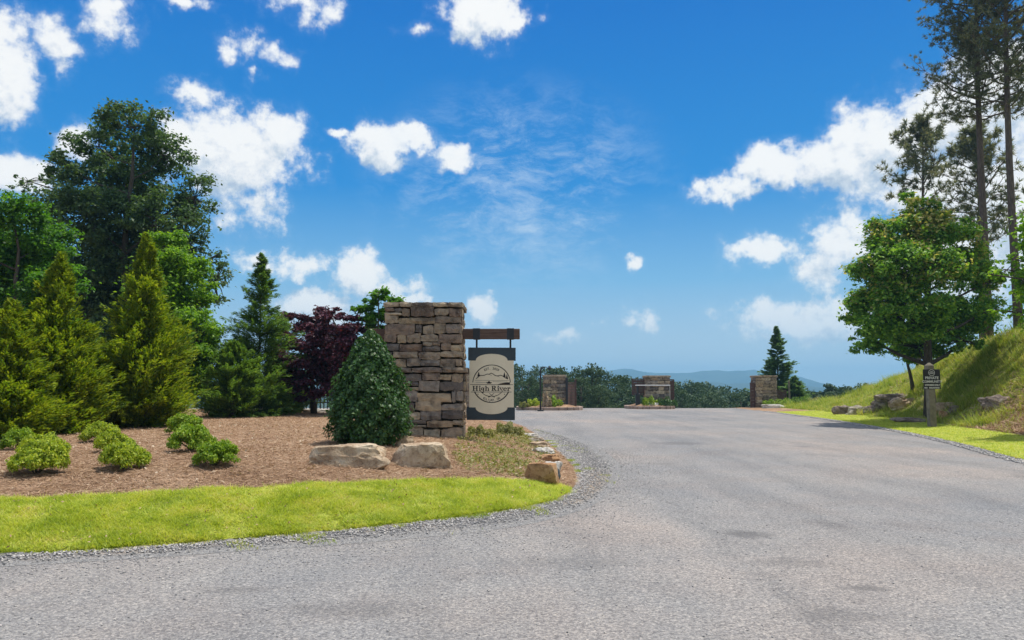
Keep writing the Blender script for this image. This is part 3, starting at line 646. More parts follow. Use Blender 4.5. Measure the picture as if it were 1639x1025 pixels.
lobe_tree('japanese_maple', 'smaller reddish Japanese maple between the larger one and the stone pillar', 'tree', onb(575, 27), [(552, 520, 34, 20), (585, 525, 32, 20), (565, 555, 42, 28), (600, 570, 30, 34), (560, 600, 40, 34), (535, 540, 30, 20), (600, 512, 24, 18), (608, 545, 18, 24), (608, 600, 24, 30), (530, 505, 22, 14)], 'leaf_purple', 24000, .13, 32, .08, clumps=30, flat_=.4)

# --- holly in front of the pillar
def holly():
    b = gpt(590, 712); S = b[1] / F; H = (712 - 533) * S; rg = np.random.default_rng(41)
    th = thing('holly_bush', 'dark glossy conical holly bush in front of the left side of the stone pillar', 'bush', b)
    n = 17000; hf = rg.random(n * 2); prof = np.interp(hf, [0, .08, .3, .55, .75, .9, 1], [40, 54, 59, 48, 33, 19, 4]) * S
    kk = rg.random(n * 2) < prof / prof.max() + .08; hf, prof = hf[kk][:n], prof[kk][:n]; n = len(hf); a = rg.uniform(0, 2 * pi, n)
    lump = 1 + .10 * np.sin(a * 4 + hf * 13) + .12 * np.sin(a * 9 - hf * 27) + .07 * np.sin(a * 15 + hf * 50) + .06 * rg.normal(size=n)
    r = prof * lump * (1 - .35 * rg.random(n) ** 2.2)
    c = np.stack([r * np.cos(a), r * np.sin(a), hf * H + .02 + rg.normal(size=n) * .02], 1); out = np.stack([np.cos(a), np.sin(a), .5 + 0 * a], 1)
    nr = unit(out + rg.normal(size=(n, 3)) * .6); t = unit(np.cross(nr, rg.normal(size=(n, 3)))); l = .068 * rg.uniform(.7, 1.3, n)
    V, Fs = quads(c, t, nr, l, l * .6); put('foliage', mesh_np('foliage', V, Fs, ['leaf_holly']), th)
    mb = MB(); mb.tube([(0, 0, -.05), (0, 0, H * .9)], [.05, .01], 7)
    for j in range(0, n, n // 140): mb.tube([(0, 0, max(.05, c[j][2] - .25)), c[j]], [.012, .004], 3, False)
    put('stem', mb.mesh('stem', 'bark', True), th)
holly()

# --- small shrubs in the bed: three shapes, nine plants
def shrub_proto(seed, leafm, first, loc, r, h, label):
    rg = np.random.default_rng(seed); th = thing('low_shrub', label, 'shrub', loc, 0, 'low shrubs planted in rows in the mulch')
    cs = []; n = 9000
    for i in range(80):
        a = rg.uniform(0, 2 * pi); q = rg.uniform(.1, 1) ** .6; x, y = math.cos(a) * q, math.sin(a) * q
        cs.append((x * .95 * (1 + .15 * math.sin(3 * a)), y * .95, (.10 + .80 * math.sqrt(max(0, 1 - q * q * .9)) * rg.uniform(.25, 1.05) ** .7)))
    cs = np.array(cs); i = rg.integers(0, len(cs), n); off = unit(rg.normal(size=(n, 3))) * rg.random((n, 1)) ** .5 * np.array([.24, .24, .17])
    c = cs[i] + off; nr = unit(off * 3 + np.array([0, 0, .6]) + rg.normal(size=(n, 3)) * .5); t = unit(np.cross(nr, rg.normal(size=(n, 3))))
    l = .11 * rg.uniform(.6, 1.3, n); V, Fs = quads(c, t, nr, l, l * .62); V[:, 2] = np.maximum(V[:, 2], .01)
    put('foliage', mesh_np('foliage', V, Fs, [leafm]), th)
    mb = MB()
    for q in cs[::3]: mb.tube([(0, 0, -.05), (q[0] * .3, q[1] * .3, q[2] * .5), tuple(q * .85)], [.02, .012, .005], 4, False)
    put('stem', mb.mesh('stem', 'bark', True), th); th.scale = (r, r, h); return th
P_y = shrub_proto(51, 'leaf_shrub_yellow', True, (0, 0, 0), 1, 1, 'x'); P_g = shrub_proto(52, 'leaf_shrub_green', True, (0, 0, 0), 1, 1, 'x'); P_y2 = shrub_proto(53, 'leaf_shrub_yellow', True, (0, 0, 0), 1, 1, 'x')
used = set()
for (px, py, rp, hp, pr_, rz, lb) in [
    (58, 762, 38, 58, P_y, 0, 'nearest yellow green shrub of the left row, beside a pale dead leaf'),
    (66, 738, 34, 46, P_y2, 1, 'yellow green shrub right behind the nearest one of the left row'),
    (28, 724, 24, 38, P_g, 2, 'small greener shrub at the back of the left row, left of the others'),
    (197, 754, 34, 48, P_y2, 0, 'nearest yellow green shrub of the middle row, casting a clear shadow'),
    (182, 727, 28, 40, P_y, 2.2, 'yellow green shrub in the middle of the middle row'),
    (160, 711, 27, 37, P_y2, 3.9, 'pale yellow shrub at the back of the middle row, under the short cypress'),
    (345, 749, 34, 43, P_g, 0, 'nearest low green shrub of the right row, set to the right of its row'),
    (306, 726, 33, 46, P_g, 1.7, 'full green shrub in the middle of the right row'),
    (297, 700, 28, 37, P_g, 3.3, 'green shrub with a yellow tip at the back of the right row')]:
    g_ = gpt(px, py - 3); S = g_[1] / F
    if pr_.name in used: o = copy_tree(pr_, g_, rz, (rp * S, rp * S, hp * S * .95), lb)
    else: used.add(pr_.name); o = pr_; o.location = tuple(float(q) for q in g_); o.scale = (rp * S, rp * S, hp * S * .95); o['label'] = lb

# --- right side
maple_l = [(1472, 335, 40, 28), (1432, 368, 48, 34), (1502, 372, 52, 38), (1398, 425, 40, 38), (1465, 430, 66, 48), (1540, 425, 52, 38), (1582, 450, 28, 24), (1388, 492, 36, 40), (1450, 505, 66, 46), (1530, 500, 62, 45), (1398, 545, 42, 26), (1470, 555, 66, 26), (1540, 545, 42, 22), (1575, 500, 26, 20)]
mb_ = gpt(1489, 669)
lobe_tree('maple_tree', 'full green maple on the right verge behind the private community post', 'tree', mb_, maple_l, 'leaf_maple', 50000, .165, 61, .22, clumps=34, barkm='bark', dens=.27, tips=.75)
sb = gpt(1462, 629)
lobe_tree('maple_tree', 'small thin-trunked tree on the bank behind the rock ledge', 'tree', sb, [(1458, 555, 34, 20), (1435, 540, 26, 18), (1480, 545, 26, 18)], 'leaf_maple', 7000, .16, 62, .10, clumps=20)
lobe_tree('maple_tree', 'lime green branches of a tree reaching in from the right frame edge', 'tree', (19.6, 23, gz(19.6, 23)), [(1690, 380, 50, 60), (1640, 400, 26, 12), (1612, 432, 34, 16), (1640, 450, 30, 20), (1588, 440, 18, 8), (1635, 500, 30, 11), (1598, 497, 26, 7), (1620, 415, 24, 10), (1690, 480, 50, 50), (1740, 430, 60, 60)], 'leaf_lime', 14000, .15, 63, .14, clumps=34, dens=.35)
PG = 'tall pines on the ridge of the bank'
pb = gpt(1580, 533); Yp = max(35.0, min(pb[1], 42)); 
def ridge_base(px, Y): x = at(px, 560, Y)[0]; return np.array([x, Y, gz(x, Y)])
b1 = ridge_base(1580, 38); b2 = ridge_base(1632, 36)
pine('pine_tree', 'tall bare-trunked pine on the bank, left of the two big ones', b1, at(1560, -190, 38), at(1566, 195, 38)[2], 3.6, 71, .21, 100, .24, PG, tuftn=13)
pine('pine_tree', 'tall bare-trunked pine at the right frame edge on the bank', b2, at(1600, -230, 36), at(1612, 190, 36)[2], 3.1, 72, .20, 95, .24, PG, tuftn=13)
b3 = ridge_base(1470, 56); b3 = np.array([at(1470, 600, 56)[0], 56, gz(at(1470, 600, 56)[0], 56)])
pine('pine_tree', 'shorter pine whose open crown shows above the maple', b3, at(1476, 203, 56), at(1470, 330, 56)[2], 3.6, 73, .2, 26, .40, PG, needles_per=18)
x4 = at(1572, 560, 50)[0]
pine('pine_tree', 'open-crowned pine standing between the two tall trunks, further back', (x4, 50, gz(x4, 50)), at(1562, 215, 50), at(1572, 400, 50)[2], 3.6, 74, .2, 36, .38, PG, needles_per=16)
x5 = at(1400, 600, 60)[0]

# --- gate conifers
gb = np.array([*at(1246, 640, 66)[:2], 0.0]); gb[2] = gz(gb[0], gb[1])
Hc = at(1246, 523, 66)[2] - gb[2]
conifer('conifer_tree', 'bluish green cone-shaped conifer behind the right gate pillar', 'conifer', gb, Hc, [(0, 1.3), (.2, 1.55), (.45, 1.25), (.7, .75), (.9, .3), (1, .05)], 'leaf_bluecone', 1100, 22, .30, 81, tilt=.3, trunk=.1, wid=.35)
gb2 = np.array([*at(1272, 640, 63)[:2], 0.0]); gb2[2] = gz(gb2[0], gb2[1])
conifer('conifer_tree', 'short conifer behind the gate fence, right of the cone-shaped one', 'conifer', gb2, at(1272, 602, 63)[2] - gb2[2], [(0, 1.1), (.3, 1.2), (.7, .7), (1, .1)], 'leaf_bluecone', 700, 20, .24, 82, tilt=.3, wid=.35)

# --- distant trees: six shapes, copied
def far_tree(seed, kind, leafm):
    rg = np.random.default_rng(seed); th = thing('distant_tree', 'x', 'tree', (0, 0, 0), 0, 'trees beyond the crest of the road'); n = 8000
    cs = []
    if kind == 0:
        for i in range(70):
            u = unit(rg.normal(size=3)); cs.append(np.array([u[0] * .36, u[1] * .36, .58 + u[2] * .40]) * np.array([1, 1, 1]) * (1 if i % 3 else .7) + rg.normal(size=3) * .03)
    else:
        for i in range(60):
            h = rg.uniform(.3, .98); rr = (.25 * (1 - (h - .3) / .75) + .06) * rg.uniform(.3, 1.15); a = rg.uniform(0, 6.3); cs.append(np.array([math.cos(a) * rr, math.sin(a) * rr, h]))
    cs = np.array(cs); i = rg.integers(0, len(cs), n); q = .085 if kind == 0 else .05
    off = unit(rg.normal(size=(n, 3))) * rg.random((n, 1)) ** .5 * q * np.array([1, 1, .7]); c = cs[i] + off
    nr = unit(rg.normal(size=(n, 3)) + np.array([0, 0, .8])); t = unit(np.cross(nr, rg.normal(size=(n, 3)))); l = .024 * rg.uniform(.6, 1.4, n)
    V, Fs = quads(c, t, nr, l, l * .7); put('crown', mesh_np('crown', V, Fs, [leafm]), th)
    mb = MB(); mb.tube([(0, 0, -.02), (.01, 0, .5), (0, 0, .9)], [.018, .012, .003], 5)
    for q in cs[::4]: mb.tube([(0, 0, max(.2, q[2] - .25)), tuple(q)], [.007, .002], 3, False)
    put('trunk', mb.mesh('trunk', 'bark', True), th); return th
protos = [far_tree(90 + i, 0, 'leaf_far') for i in range(3)] + [far_tree(95 + i, 1, 'leaf_far') for i in range(2)]
rg = np.random.default_rng(7); first = set()
def plant(px, pytop, Y, kind, wide, label):
    p = protos[kind]; x = at(px, 600, Y)[0]; zb = float(far_z(np.array([Y]))[0]) - .3; H = at(px, pytop, Y)[2] - zb
    sc_ = (H * wide, H * wide, H); loc = (x, Y, zb)
    if kind in first: return copy_tree(p, loc, rg.uniform(0, 6), sc_, label)
    first.add(kind); p.location = loc; p.scale = sc_; p['label'] = label; return p
LA = 'green woodland tree beyond the road crest between the hanging sign and the centre gate pillar'
LB = 'low hazy tree beyond the road crest right of the centre gate pillar'
LC = 'distant pine showing over the foot of the grassy bank on the right'
LD = 'woodland tree behind the yellow purple and green planting on the left'
for px, pt, Y in ((835, 580, 84), (858, 590, 80), (880, 596, 88), (905, 590, 84), (925, 582, 92), (948, 592, 84), (962, 598, 92), (812, 588, 90), (975, 612, 96), (995, 606, 104), (1018, 612, 110), (890, 612, 76), (930, 610, 78), (958, 618, 78), (845, 606, 76)):
    plant(px, pt + rg.uniform(-2, 2), Y, int(rg.integers(0, 3)), rg.uniform(.8, 1.15), LA)
for px, pt, Y in ((1045, 612, 130), (1068, 618, 140), (1092, 614, 120), (1105, 624, 130), (1125, 620, 150), (1140, 626, 140), (1160, 622, 160), (1178, 619, 130), (1195, 624, 150), (1215, 620, 140), (1235, 624, 150), (1085, 628, 100), (1150, 632, 110), (1060, 630, 100), (1120, 634, 105), (1185, 632, 105), (1210, 632, 105), (1015, 626, 100), (1035, 628, 98)):
    plant(px, pt + rg.uniform(-2, 2), Y, int(rg.integers(0, 3)), rg.uniform(.8, 1.2), LB)
for px, pt, Y in ((1290, 622, 110), (1308, 616, 120), (1325, 619, 115), (1340, 612, 110), (1356, 617, 115), (1372, 614, 110), (1390, 612, 112), (1280, 630, 100), (1300, 630, 100), (1330, 630, 100), (1260, 628, 105), (1405, 612, 100)):
    plant(px, pt + rg.uniform(-2, 2), Y, int(rg.integers(2, 5)), rg.uniform(1, 1.4), LC)
for px, pt, Y in ((-60, 330, 44), (60, 400, 48), (140, 450, 50), (250, 470, 52), (330, 520, 50), (20, 430, 52), (390, 570, 56), (470, 585, 60), (540, 600, 62), (590, 590, 60), (640, 600, 70), (700, 600, 80), (740, 592, 84), (780, 590, 88)):
    o = plant(px, pt, Y, int(rg.integers(0, 3)), .8, LD)
MARKS = [(-999, 'left of the leftmost cypress'), (100, 'behind the tallest dark tree'), (300, 'behind the slender open-branched conifer'), (440, 'behind the purple maples'), (600, 'hidden behind the stone pillar'), (700, 'just behind the hanging sign'), (822, 'just right of the hanging sign'), (842, 'at the gooseneck post'), (874, 'over the left gate pillar'), (912, 'right of the left gate leaf'), (940, 'in the middle of the left woodland'), (966, 'at the right end of the left woodland'), (1005, 'left of the centre pillar'), (1040, 'over the centre pillar'), (1075, 'just right of the centre pillar'), (1110, 'midway between centre and right pillars'), (1150, 'well right of the centre pillar'), (1180, 'just left of the right gate pillar'), (1208, 'behind the right gate pillar'), (1255, 'at the cone-shaped conifer'), (1285, 'just right of the short conifer'), (1315, 'above the foot of the bank'), (1350, 'over the grassy bank'), (1380, 'under the left of the maple')]
byk = {}
for o in [q for q in D.objects if q.name.startswith('distant_tree')]:
    px_ = 819.5 + o.location.x / o.location.y * F; j = max(i for i, q in enumerate(MARKS) if q[0] <= px_); byk.setdefault(j, []).append(o)
for j, L_ in byk.items():
    L_.sort(key=lambda o: o.location.y); RK = ['nearest', 'second', 'third', 'farthest', 'farthest small', 'last']
    for i, o in enumerate(L_):
        kd = 'pine' if o.children[0].data in (protos[3].children[0].data, protos[4].children[0].data, protos[3].children[-1].data, protos[4].children[-1].data) else 'tree'
        o['label'] = (RK[min(i, 5)] + ' ' if len(L_) > 1 else '') + 'distant ' + kd + ' beyond the road crest, ' + MARKS[j][1]

# far woods on the valley floor
n = 60000; rg = np.random.default_rng(3); fx = rg.uniform(-1400, 1600, 5200); fy = 170 + 1900 * rg.random(5200) ** 1.5
cz = far_z(fy) + rg.uniform(5, 15, 5200); i = rg.integers(0, 5200, n)
off = unit(rg.normal(size=(n, 3))) * rg.random((n, 1)) ** .4 * np.array([5.5, 5.5, 6]); c = np.stack([fx[i], fy[i], cz[i] - 4], 1) + off
nr = unit(rg.normal(size=(n, 3)) + unit(off)); t = unit(np.cross(nr, rg.normal(size=(n, 3)))); l = 2.6 * rg.uniform(.6, 1.4, n)
V, Fs = quads(c, t, nr, l, l * .8); put('far_woods', mesh_np('far_woods', V, Fs, ['leaf_far']), kind='stuff', label='dark wooded valley stretching away beyond the road crest towards the mountains')

# ------------------------------------------------------------------ stone work
def stone_mesh(seed, rough_=1.0):
    """unit stone: 1 x 1 x 1, front face at y = -.5 bulged and chipped"""
    rg = random.Random(seed); bm = bmesh.new(); bmesh.ops.create_cube(bm, size=1)
    bmesh.ops.subdivide_edges(bm, edges=[e for e in bm.edges if abs(e.verts[0].co.x - e.verts[1].co.x) > .5], cuts=3)
    bmesh.ops.subdivide_edges(bm, edges=[e for e in bm.edges if abs(e.verts[0].co.z - e.verts[1].co.z) > .5], cuts=1)
    for v in bm.verts:
        x, y, z = v.co; edge = (abs(abs(x) - .5) < .01) + (abs(abs(z) - .5) < .01)
        if y < 0: v.co.y += (-.10 * rg.uniform(.1, 1) if edge == 0 else .05 * rg.uniform(0, 1.2)) * rough_
        v.co.z += rg.uniform(-.085, .085) * rough_ - (.07 if edge == 2 and z > 0 else -.07 if edge == 2 else 0); v.co.x += rg.uniform(-.035, .035) * rough_
    me = D.meshes.new('stone'); bmesh.ops.recalc_face_normals(bm, faces=bm.faces); bm.to_mesh(me); bm.free(); me.materials.append(MATS['wall_stone']); return me
stones = [stone_mesh(i) for i in range(22)]
RG = random.Random(4)
def lay(parent, x0, x1, z0, z1, depth, face_y, rz=0, cx=0, cy=0, gap=.012, proud=.0, flat=False):
    """one stone of a face: x range, z range in the face's own plane"""
    w_, h_ = (x1 - x0) - gap, (z1 - z0) - gap; pr_ = RG.uniform(0, .028) + proud
    lx, lz = (x0 + x1) / 2 + RG.uniform(-.006, .006), (z0 + z1) / 2 + (0 if flat else RG.uniform(-.012, .012)); h_ *= 1 if flat else RG.uniform(.93, 1.06); ly = face_y + depth / 2 - pr_
    X = cx + lx * math.cos(rz) - ly * math.sin(rz); Yy = cy + lx * math.sin(rz) + ly * math.cos(rz)
    o = put('stone', RG.choice(stones), parent, (X, Yy, lz), rz, (w_, depth, h_)); o.rotation_euler = (RG.uniform(-.04, .04), RG.uniform(-.02, .02) * (not flat), rz + RG.uniform(-.03, .03)); return o
pp = gpt(675, 698); PD = pp[1]; S = PD / F
def wx(px): return (px - 675) * S
def wz(py): return (698 - py) * S
K = lambda c: 590 + c / 4.1
KZ = lambda c: 470 + c / 4.1
rows = [((60, 95), [88, 195, 275, 410, 515, 608]), ((95, 155), [97, 210, 265, 420, 520, 597]), ((155, 205), [97, 185, 430, 597]), ((205, 270), [95, 300, 345, 420, 500, 598]), ((270, 330), [92, 180, 240, 335, 450, 600]),
        ((330, 385), [92, 195, 350, 465, 535, 603]), ((385, 435), [90, 150, 320, 465, 605]), ((435, 490), [90, 245, 337, 465, 565, 605]), ((490, 527), [78, 280, 480, 640]),
        ((527, 580), [85, 210, 345, 465, 540, 615]), ((580, 650), [85, 225, 325, 460, 618]), ((650, 720), [85, 235, 320, 540, 570, 617]), ((720, 775), [85, 240, 300, 475, 615]), ((775, 835), [85, 265, 340, 475, 612]),
        ((835, 880), [85, 270, 380, 550, 612]), ((880, 940), [85, 235, 360, 470, 612])]
pillar = thing('stone_pillar', 'tall brown ledge-stone pillar with a projecting cap and mid ledge beside the hanging sign', 'pillar', (pp[0], PD, pp[2]))
XL, XR = wx(K(97)), wx(K(600)); DEP = 1.15
for (a, bb), xsr in rows:
    z1, z0 = wz(KZ(a)), wz(KZ(bb)); ledge = a in (60, 490); ex = (.06 if a == 490 else .03) if ledge else 0
    if a == 880: z0 -= .15
    for u, v in zip(xsr[:-1], xsr[1:]):
        um = (u + v) / 2; wob = lambda zz_: 0 if ledge else .020 * math.sin(um * .021 + zz_ * 9) + .010 * math.sin(um * .06 + zz_ * 23)
        za, zb_ = z0 + wob(z0), z1 + wob(z1)
        if not ledge and v - u > 90 and RG.random() < .22:
            zm = za + (zb_ - za) * RG.uniform(.4, .62); lay(pillar, wx(K(u)), wx(K(v)), za, zm, .2, -.02); vm = v - (v - u) * RG.choice((0, .45)); lay(pillar, wx(K(u)), wx(K(vm)), zm, zb_, .2, -.02)
            if vm < v: lay(pillar, wx(K(vm)), wx(K(v)), zm, zb_, .2, -.02)
        else: lay(pillar, wx(K(u)), wx(K(v)), za, zb_, .2 + ex, -.02 - ex, flat=ledge)
    l, r = wx(K(xsr[0])), wx(K(xsr[-1]))
    for side in (0, 1, 2):          # right, back, left faces
        span = DEP - .14 if side != 1 else r - l; nst = RG.choice((2, 3)) if side != 1 else RG.choice((3, 4))
        cuts = sorted([0, 1] + [(i + 1) / nst + RG.uniform(-.08, .08) for i in range(nst - 1)])
        for u, v in zip(cuts[:-1], cuts[1:]):
            if side == 0: lay(pillar, .17 + u * span, .17 + v * span, z0, z1, .2, 0, pi / 2, r + .0, 0)
            elif side == 2: lay(pillar, -.17 - v * span, -.17 - u * span, z0, z1, .2, 0, -pi / 2, l, 0)
            else: lay(pillar, -(l + v * span), -(l + u * span), z0, z1, .2, 0, pi, 0, DEP + .22)
core = MB(); core.box(((XL + XR) / 2, DEP / 2 + .1, (wz(KZ(75)) - .15) / 2 - .07), (XR - XL - .12, DEP - .04, wz(KZ(75)) + .1))
put('core', core.mesh('core', 'mortar'), pillar)
put('cap', MB().box((wx(K(348)), DEP / 2 + .08, wz(KZ(62)) - .02), (XR - XL - .1, DEP - .1, .06)).mesh('cap', 'wall_stone'), pillar)

# beam through the pillar, carrying the sign
BY = PD + .45; Sb = BY / F
def bp(px, py): q = at(px, py, BY); return q
q0 = bp(590, 543); q1 = bp(832, 527)
beam = thing('wooden_beam', 'dark timber beam running through the pillar above the hanging sign', 'beam', ((q0[0] + q1[0]) / 2, BY, q0[2]))
bw = q1[0] - q0[0]; bh = bp(832, 527)[2] - bp(832, 543)[2]
put('timber', MB().box((0, 0, bh / 2), (bw, .22, bh)).mesh('timber', 'beam_wood', bevel=.01), beam)
for cpx in (763, 817):
    xx = bp(cpx, 535)[0] - beam.location.x
    put('strap', MB().box((xx, 0, bh / 2), (.16 if True else 0, .235, bh + .02)).mesh('strap', 'black_metal', bevel=.003), beam)
# sign board
s0 = bp(749, 573); s1 = bp(824, 573); top = bp(787, 556.5); bot = bp(787, 672.5)
sg = thing('hanging_sign', 'hanging High River sign with cream panel, dark scalloped ends and round mountain logo', 'sign', (bp(787, 600)[0], BY, bot[2]), R(-1))
U = Sb / 7.88
def lx(c): return (c - 330) * U
SH = top[2] - bot[2]
def lz(c): return SH * (963 - c) / (963 - 48)
def cpoly(x0, x1, zt, zb, bow, up):    # rectangle with a bow cut out of one long side
    pts = [(lx(x0), lz(zt)), (lx(x1), lz(zt)), (lx(x1), lz(zb))]
    return pts
# cream panel with curved top and bottom
pan = [(lx(50), lz(215)), (lx(50), lz(805)), (lx(130), lz(805))]
pan += [(lx(330 + 200 * math.sin(a)), lz(805 + 85 * math.cos(a) ** .9 if math.cos(a) > 0 else 805)) for a in np.linspace(-pi / 2, pi / 2, 17)]
pan += [(lx(608), lz(805)), (lx(608), lz(215))]
pan += [(lx(330 + 200 * math.sin(a)), lz(215 - 85 * math.cos(a) ** .9 if math.cos(a) > 0 else 215)) for a in np.linspace(pi / 2, -pi / 2, 17)]
def dedupe(p):
    o = []
    for q in p:
        if not o or abs(q[0] - o[-1][0]) + abs(q[1] - o[-1][1]) > 1e-4: o.append(q)
    return o
put('panel', MB().prism(dedupe(pan), -.045, .045).mesh('panel', 'sign_cream'), sg)
put('top_band', MB().prism([(lx(33), lz(48)), (lx(632), lz(52)), (lx(632), lz(218)), (lx(33), lz(213))], -.032, .032).mesh('top_band', 'sign_band', bevel=.003), sg)
put('bottom_band', MB().prism([(lx(18), lz(798)), (lx(622), lz(803)), (lx(622), lz(965)), (lx(18), lz(963))], -.032, .032).mesh('bottom_band', 'sign_band', bevel=.003), sg)
for cpx in (763, 817):
    xx = bp(cpx, 550)[0] - sg.location.x
    put('hanger', MB().tube([(xx, 0, SH - .02), (xx, 0, SH + (q0[2] - top[2]) + .01)], .022, 8).mesh('hanger', 'black_metal', True), sg)
# printed marks, drawn in the crop's units on the cream face
FY = -.0475; ink = MB()
def seg(x0, y0, x1, y1, w0, w1=None):
    w1 = w0 if w1 is None else w1; dx, dy = x1 - x0, y1 - y0; l = math.hypot(dx, dy) or 1; nx_, ny_ = -dy / l, dx / l
    P = [(x0 + nx_ * w0 / 2, y0 + ny_ * w0 / 2), (x1 + nx_ * w1 / 2, y1 + ny_ * w1 / 2), (x1 - nx_ * w1 / 2, y1 - ny_ * w1 / 2), (x0 - nx_ * w0 / 2, y0 - ny_ * w0 / 2)]
    poly(P)
def poly(P): ink.add([(lx(a), FY, lz(b)) for a, b in P], [tuple(range(len(P)))])
def arc(cx, cy, rx, ry, a0, a1, tx, ty=None, n=20):
    ty = tx if ty is None else ty; A = np.linspace(a0, a1, n + 1)
    for a, b in zip(A[:-1], A[1:]):
        def wv(q): return tx * abs(math.cos(q)) + ty * abs(math.sin(q))
        def pt(q, s): return (cx + (rx + s * wv(q) / 2) * math.cos(q), cy - (ry + s * wv(q) / 2) * math.sin(q))
        poly([pt(a, 1), pt(b, 1), pt(b, -1), pt(a, -1)])
CX, CY, RR = 330, 507, 236
arc(CX, CY, RR, RR, R(4), R(176), 8, n=48); arc(CX, CY, RR, RR, R(205), R(335), 10, n=36); arc(CX, CY - 5, 168, 168, R(212), R(328), 5, n=30)
for (a, bq, c, d, ww) in ((60, 517, 598, 520, 6), (70, 612, 580, 612, 6)): seg(a, bq, c, d, ww)
mt = [(135, 445), (160, 425), (185, 400), (215, 405), (245, 398), (275, 385), (300, 388), (322, 374), (350, 385), (375, 405), (400, 410), (440, 400), (470, 410), (500, 432), (535, 450)]
for a, b in zip(mt[:-1], mt[1:]): seg(*a, *b, 9)
for a, b in (((135, 445), (190, 402)), ((300, 388), (330, 405)), ((400, 410), (430, 425))): seg(*a, *b, 4)
def firm(x, y, h, wd):
    for i in range(4): poly([(x, y - h + i * h * .2), (x - wd * (.35 + .22 * i), y - h + (i + 1.4) * h * .24), (x + wd * (.35 + .22 * i), y - h + (i + 1.4) * h * .24)])
firm(168, 412, 55, 22); firm(490, 420, 60, 20); firm(522, 440, 55, 17)
seg(120, 465, 545, 468, 3); seg(130, 490, 270, 492, 3); seg(345, 480, 530, 488, 3)
poly([(262, 488), (335, 488), (322, 506), (275, 506)]); poly([(285, 488), (297, 468), (312, 488)])
poly([(395, 519), (440, 505), (500, 494), (560, 490), (560, 519)])
seg(300, 628, 362, 676, 6); seg(362, 628, 296, 676, 6); poly([(352, 660), (372, 668), (366, 682), (348, 672)]); poly([(306, 658), (284, 668), (292, 682), (312, 672)])
seg(260, 653, 290, 653, 3); seg(375, 653, 402, 653, 3)
arc(160, 640, 4, 4, 0, 2 * pi, 5, n=8); arc(492, 640, 4, 4, 0, 2 * pi, 5, n=8)
put('logo', ink.mesh('logo', 'ink'), sg)
# serif lettering
ink = MB(); X0 = 88; UY = 598; SC = 1.0
def rc(x0, y0, x1, y1): poly([(x0, y0), (x1, y0), (x1, y1), (x0, y1)])
def stem(x, top_, botm, w_=15, sl=8, srt=True, srb=True):
    rc(x, top_, x + w_, botm)
    if srt: rc(x - sl, top_ - 1, x + w_ + (sl if srt == 2 else 0), top_ + 6)
    if srb: rc(x - sl, botm - 6, x + w_ + sl, botm + .5)
cap, xh, bl, dc = 535, 556, 598, 615
x = 98; stem(x, cap, bl, 15, 8, 2); stem(x + 40, cap, bl, 15, 8, 2); rc(x + 15, 562, x + 40, 568)
x = 176; stem(x, xh, bl, 13, 7); arc(x + 6, 541, 4, 4, 0, 2 * pi, 8, n=10)
x = 216; arc(x, 573, 13, 15, 0, 2 * pi, 10, 5, 18); rc(x + 10, 557, x + 21, 607); rc(x + 18, 556, x + 27, 561); arc(x + 1, 607, 15, 12, R(-170), R(5), 9, 7, 12)
x = 254; stem(x, cap, bl, 13, 7); arc(x + 24, 570, 12, 13, 0, R(150), 9, 5, 12); stem(x + 30, 570, bl, 13, 6, False)
put('lettering', ink.mesh('lettering', 'ink'), sg); ink = MB()
x = 336; stem(x, cap, bl, 15, 8); arc(x + 18, 550, 22, 14, R(-90), R(90), 13, 5, 14); rc(x + 10, cap - 1, x + 20, cap + 5); poly([(x + 15, 564), (x + 31, 564), (x + 54, bl), (x + 36, bl)]); rc(x + 34, bl - 6, x + 60, bl)
x = 408; stem(x, xh, bl, 13, 7); arc(x + 6, 541, 4, 4, 0, 2 * pi, 8, n=10)
x = 430; poly([(x, xh), (x + 14, xh), (x + 26, 588), (x + 21, bl)]); poly([(x + 38, xh), (x + 43, xh), (x + 23, bl), (x + 20, 592)]); rc(x - 5, xh - 1, x + 20, xh + 5); rc(x + 30, xh - 1, x + 48, xh + 5)
x = 500; arc(x, 577, 17, 18, 0, R(320), 12, 5, 22); rc(x - 14, 572, x + 19, 577)
x = 532; stem(x, xh, bl, 13, 7); arc(x + 22, 567, 10, 9, R(40), R(160), 8, 6, 8); arc(x + 28, 563, 4, 4, 0, 2 * pi, 8, n=8)
put('lettering', ink.mesh('lettering', 'ink'), sg)
def text_mesh(s, size, mat, bold=.0):
    cu = D.curves.new('t', 'FONT'); cu.body = s; cu.size = size; cu.align_x = 'CENTER'; cu.offset = bold; cu.resolution_u = 2
    o = D.objects.new('t', cu); C.objects.link(o); bpy.context.view_layer.update()
    me = D.meshes.new_from_object(o.evaluated_get(bpy.context.evaluated_depsgraph_get())); D.objects.remove(o); D.curves.remove(cu)
    me.materials.clear(); me.materials.append(MATS[mat]); return me
def arc_text(s, rad, up, size, pitch):  # letters set round the ring
    allv = MB()
    for i, ch in enumerate(s):
        if ch == ' ':
            put('lettering', allv.mesh('lettering', 'ink'), sg); allv = MB(); continue
        me = text_mesh(ch, size, 'ink', size * .02); a = (i - (len(s) - 1) / 2) * pitch; a = a if up else -a
        for p in me.polygons:
            V = []
            for vi in p.vertices:
                q = me.vertices[vi].co; yy = (rad if up else -rad) + q.y - (0 if up else 0)
                th_ = -a; V.append((lx(330) + (q.x * math.cos(th_) - yy * math.sin(th_)), FY, lz(CY) + (q.x * math.sin(th_) + yy * math.cos(th_))))
            allv.add(V, [tuple(range(len(V)))])
        D.meshes.remove(me)
    return allv.mesh('lettering', 'ink')
put('lettering', arc_text('EST. 2020', 178 * U, True, 40 * U, R(6.6)), sg)
put('lettering', arc_text('ELLIJAY, GA', 217 * U, False, 38 * U, R(5.6)), sg)

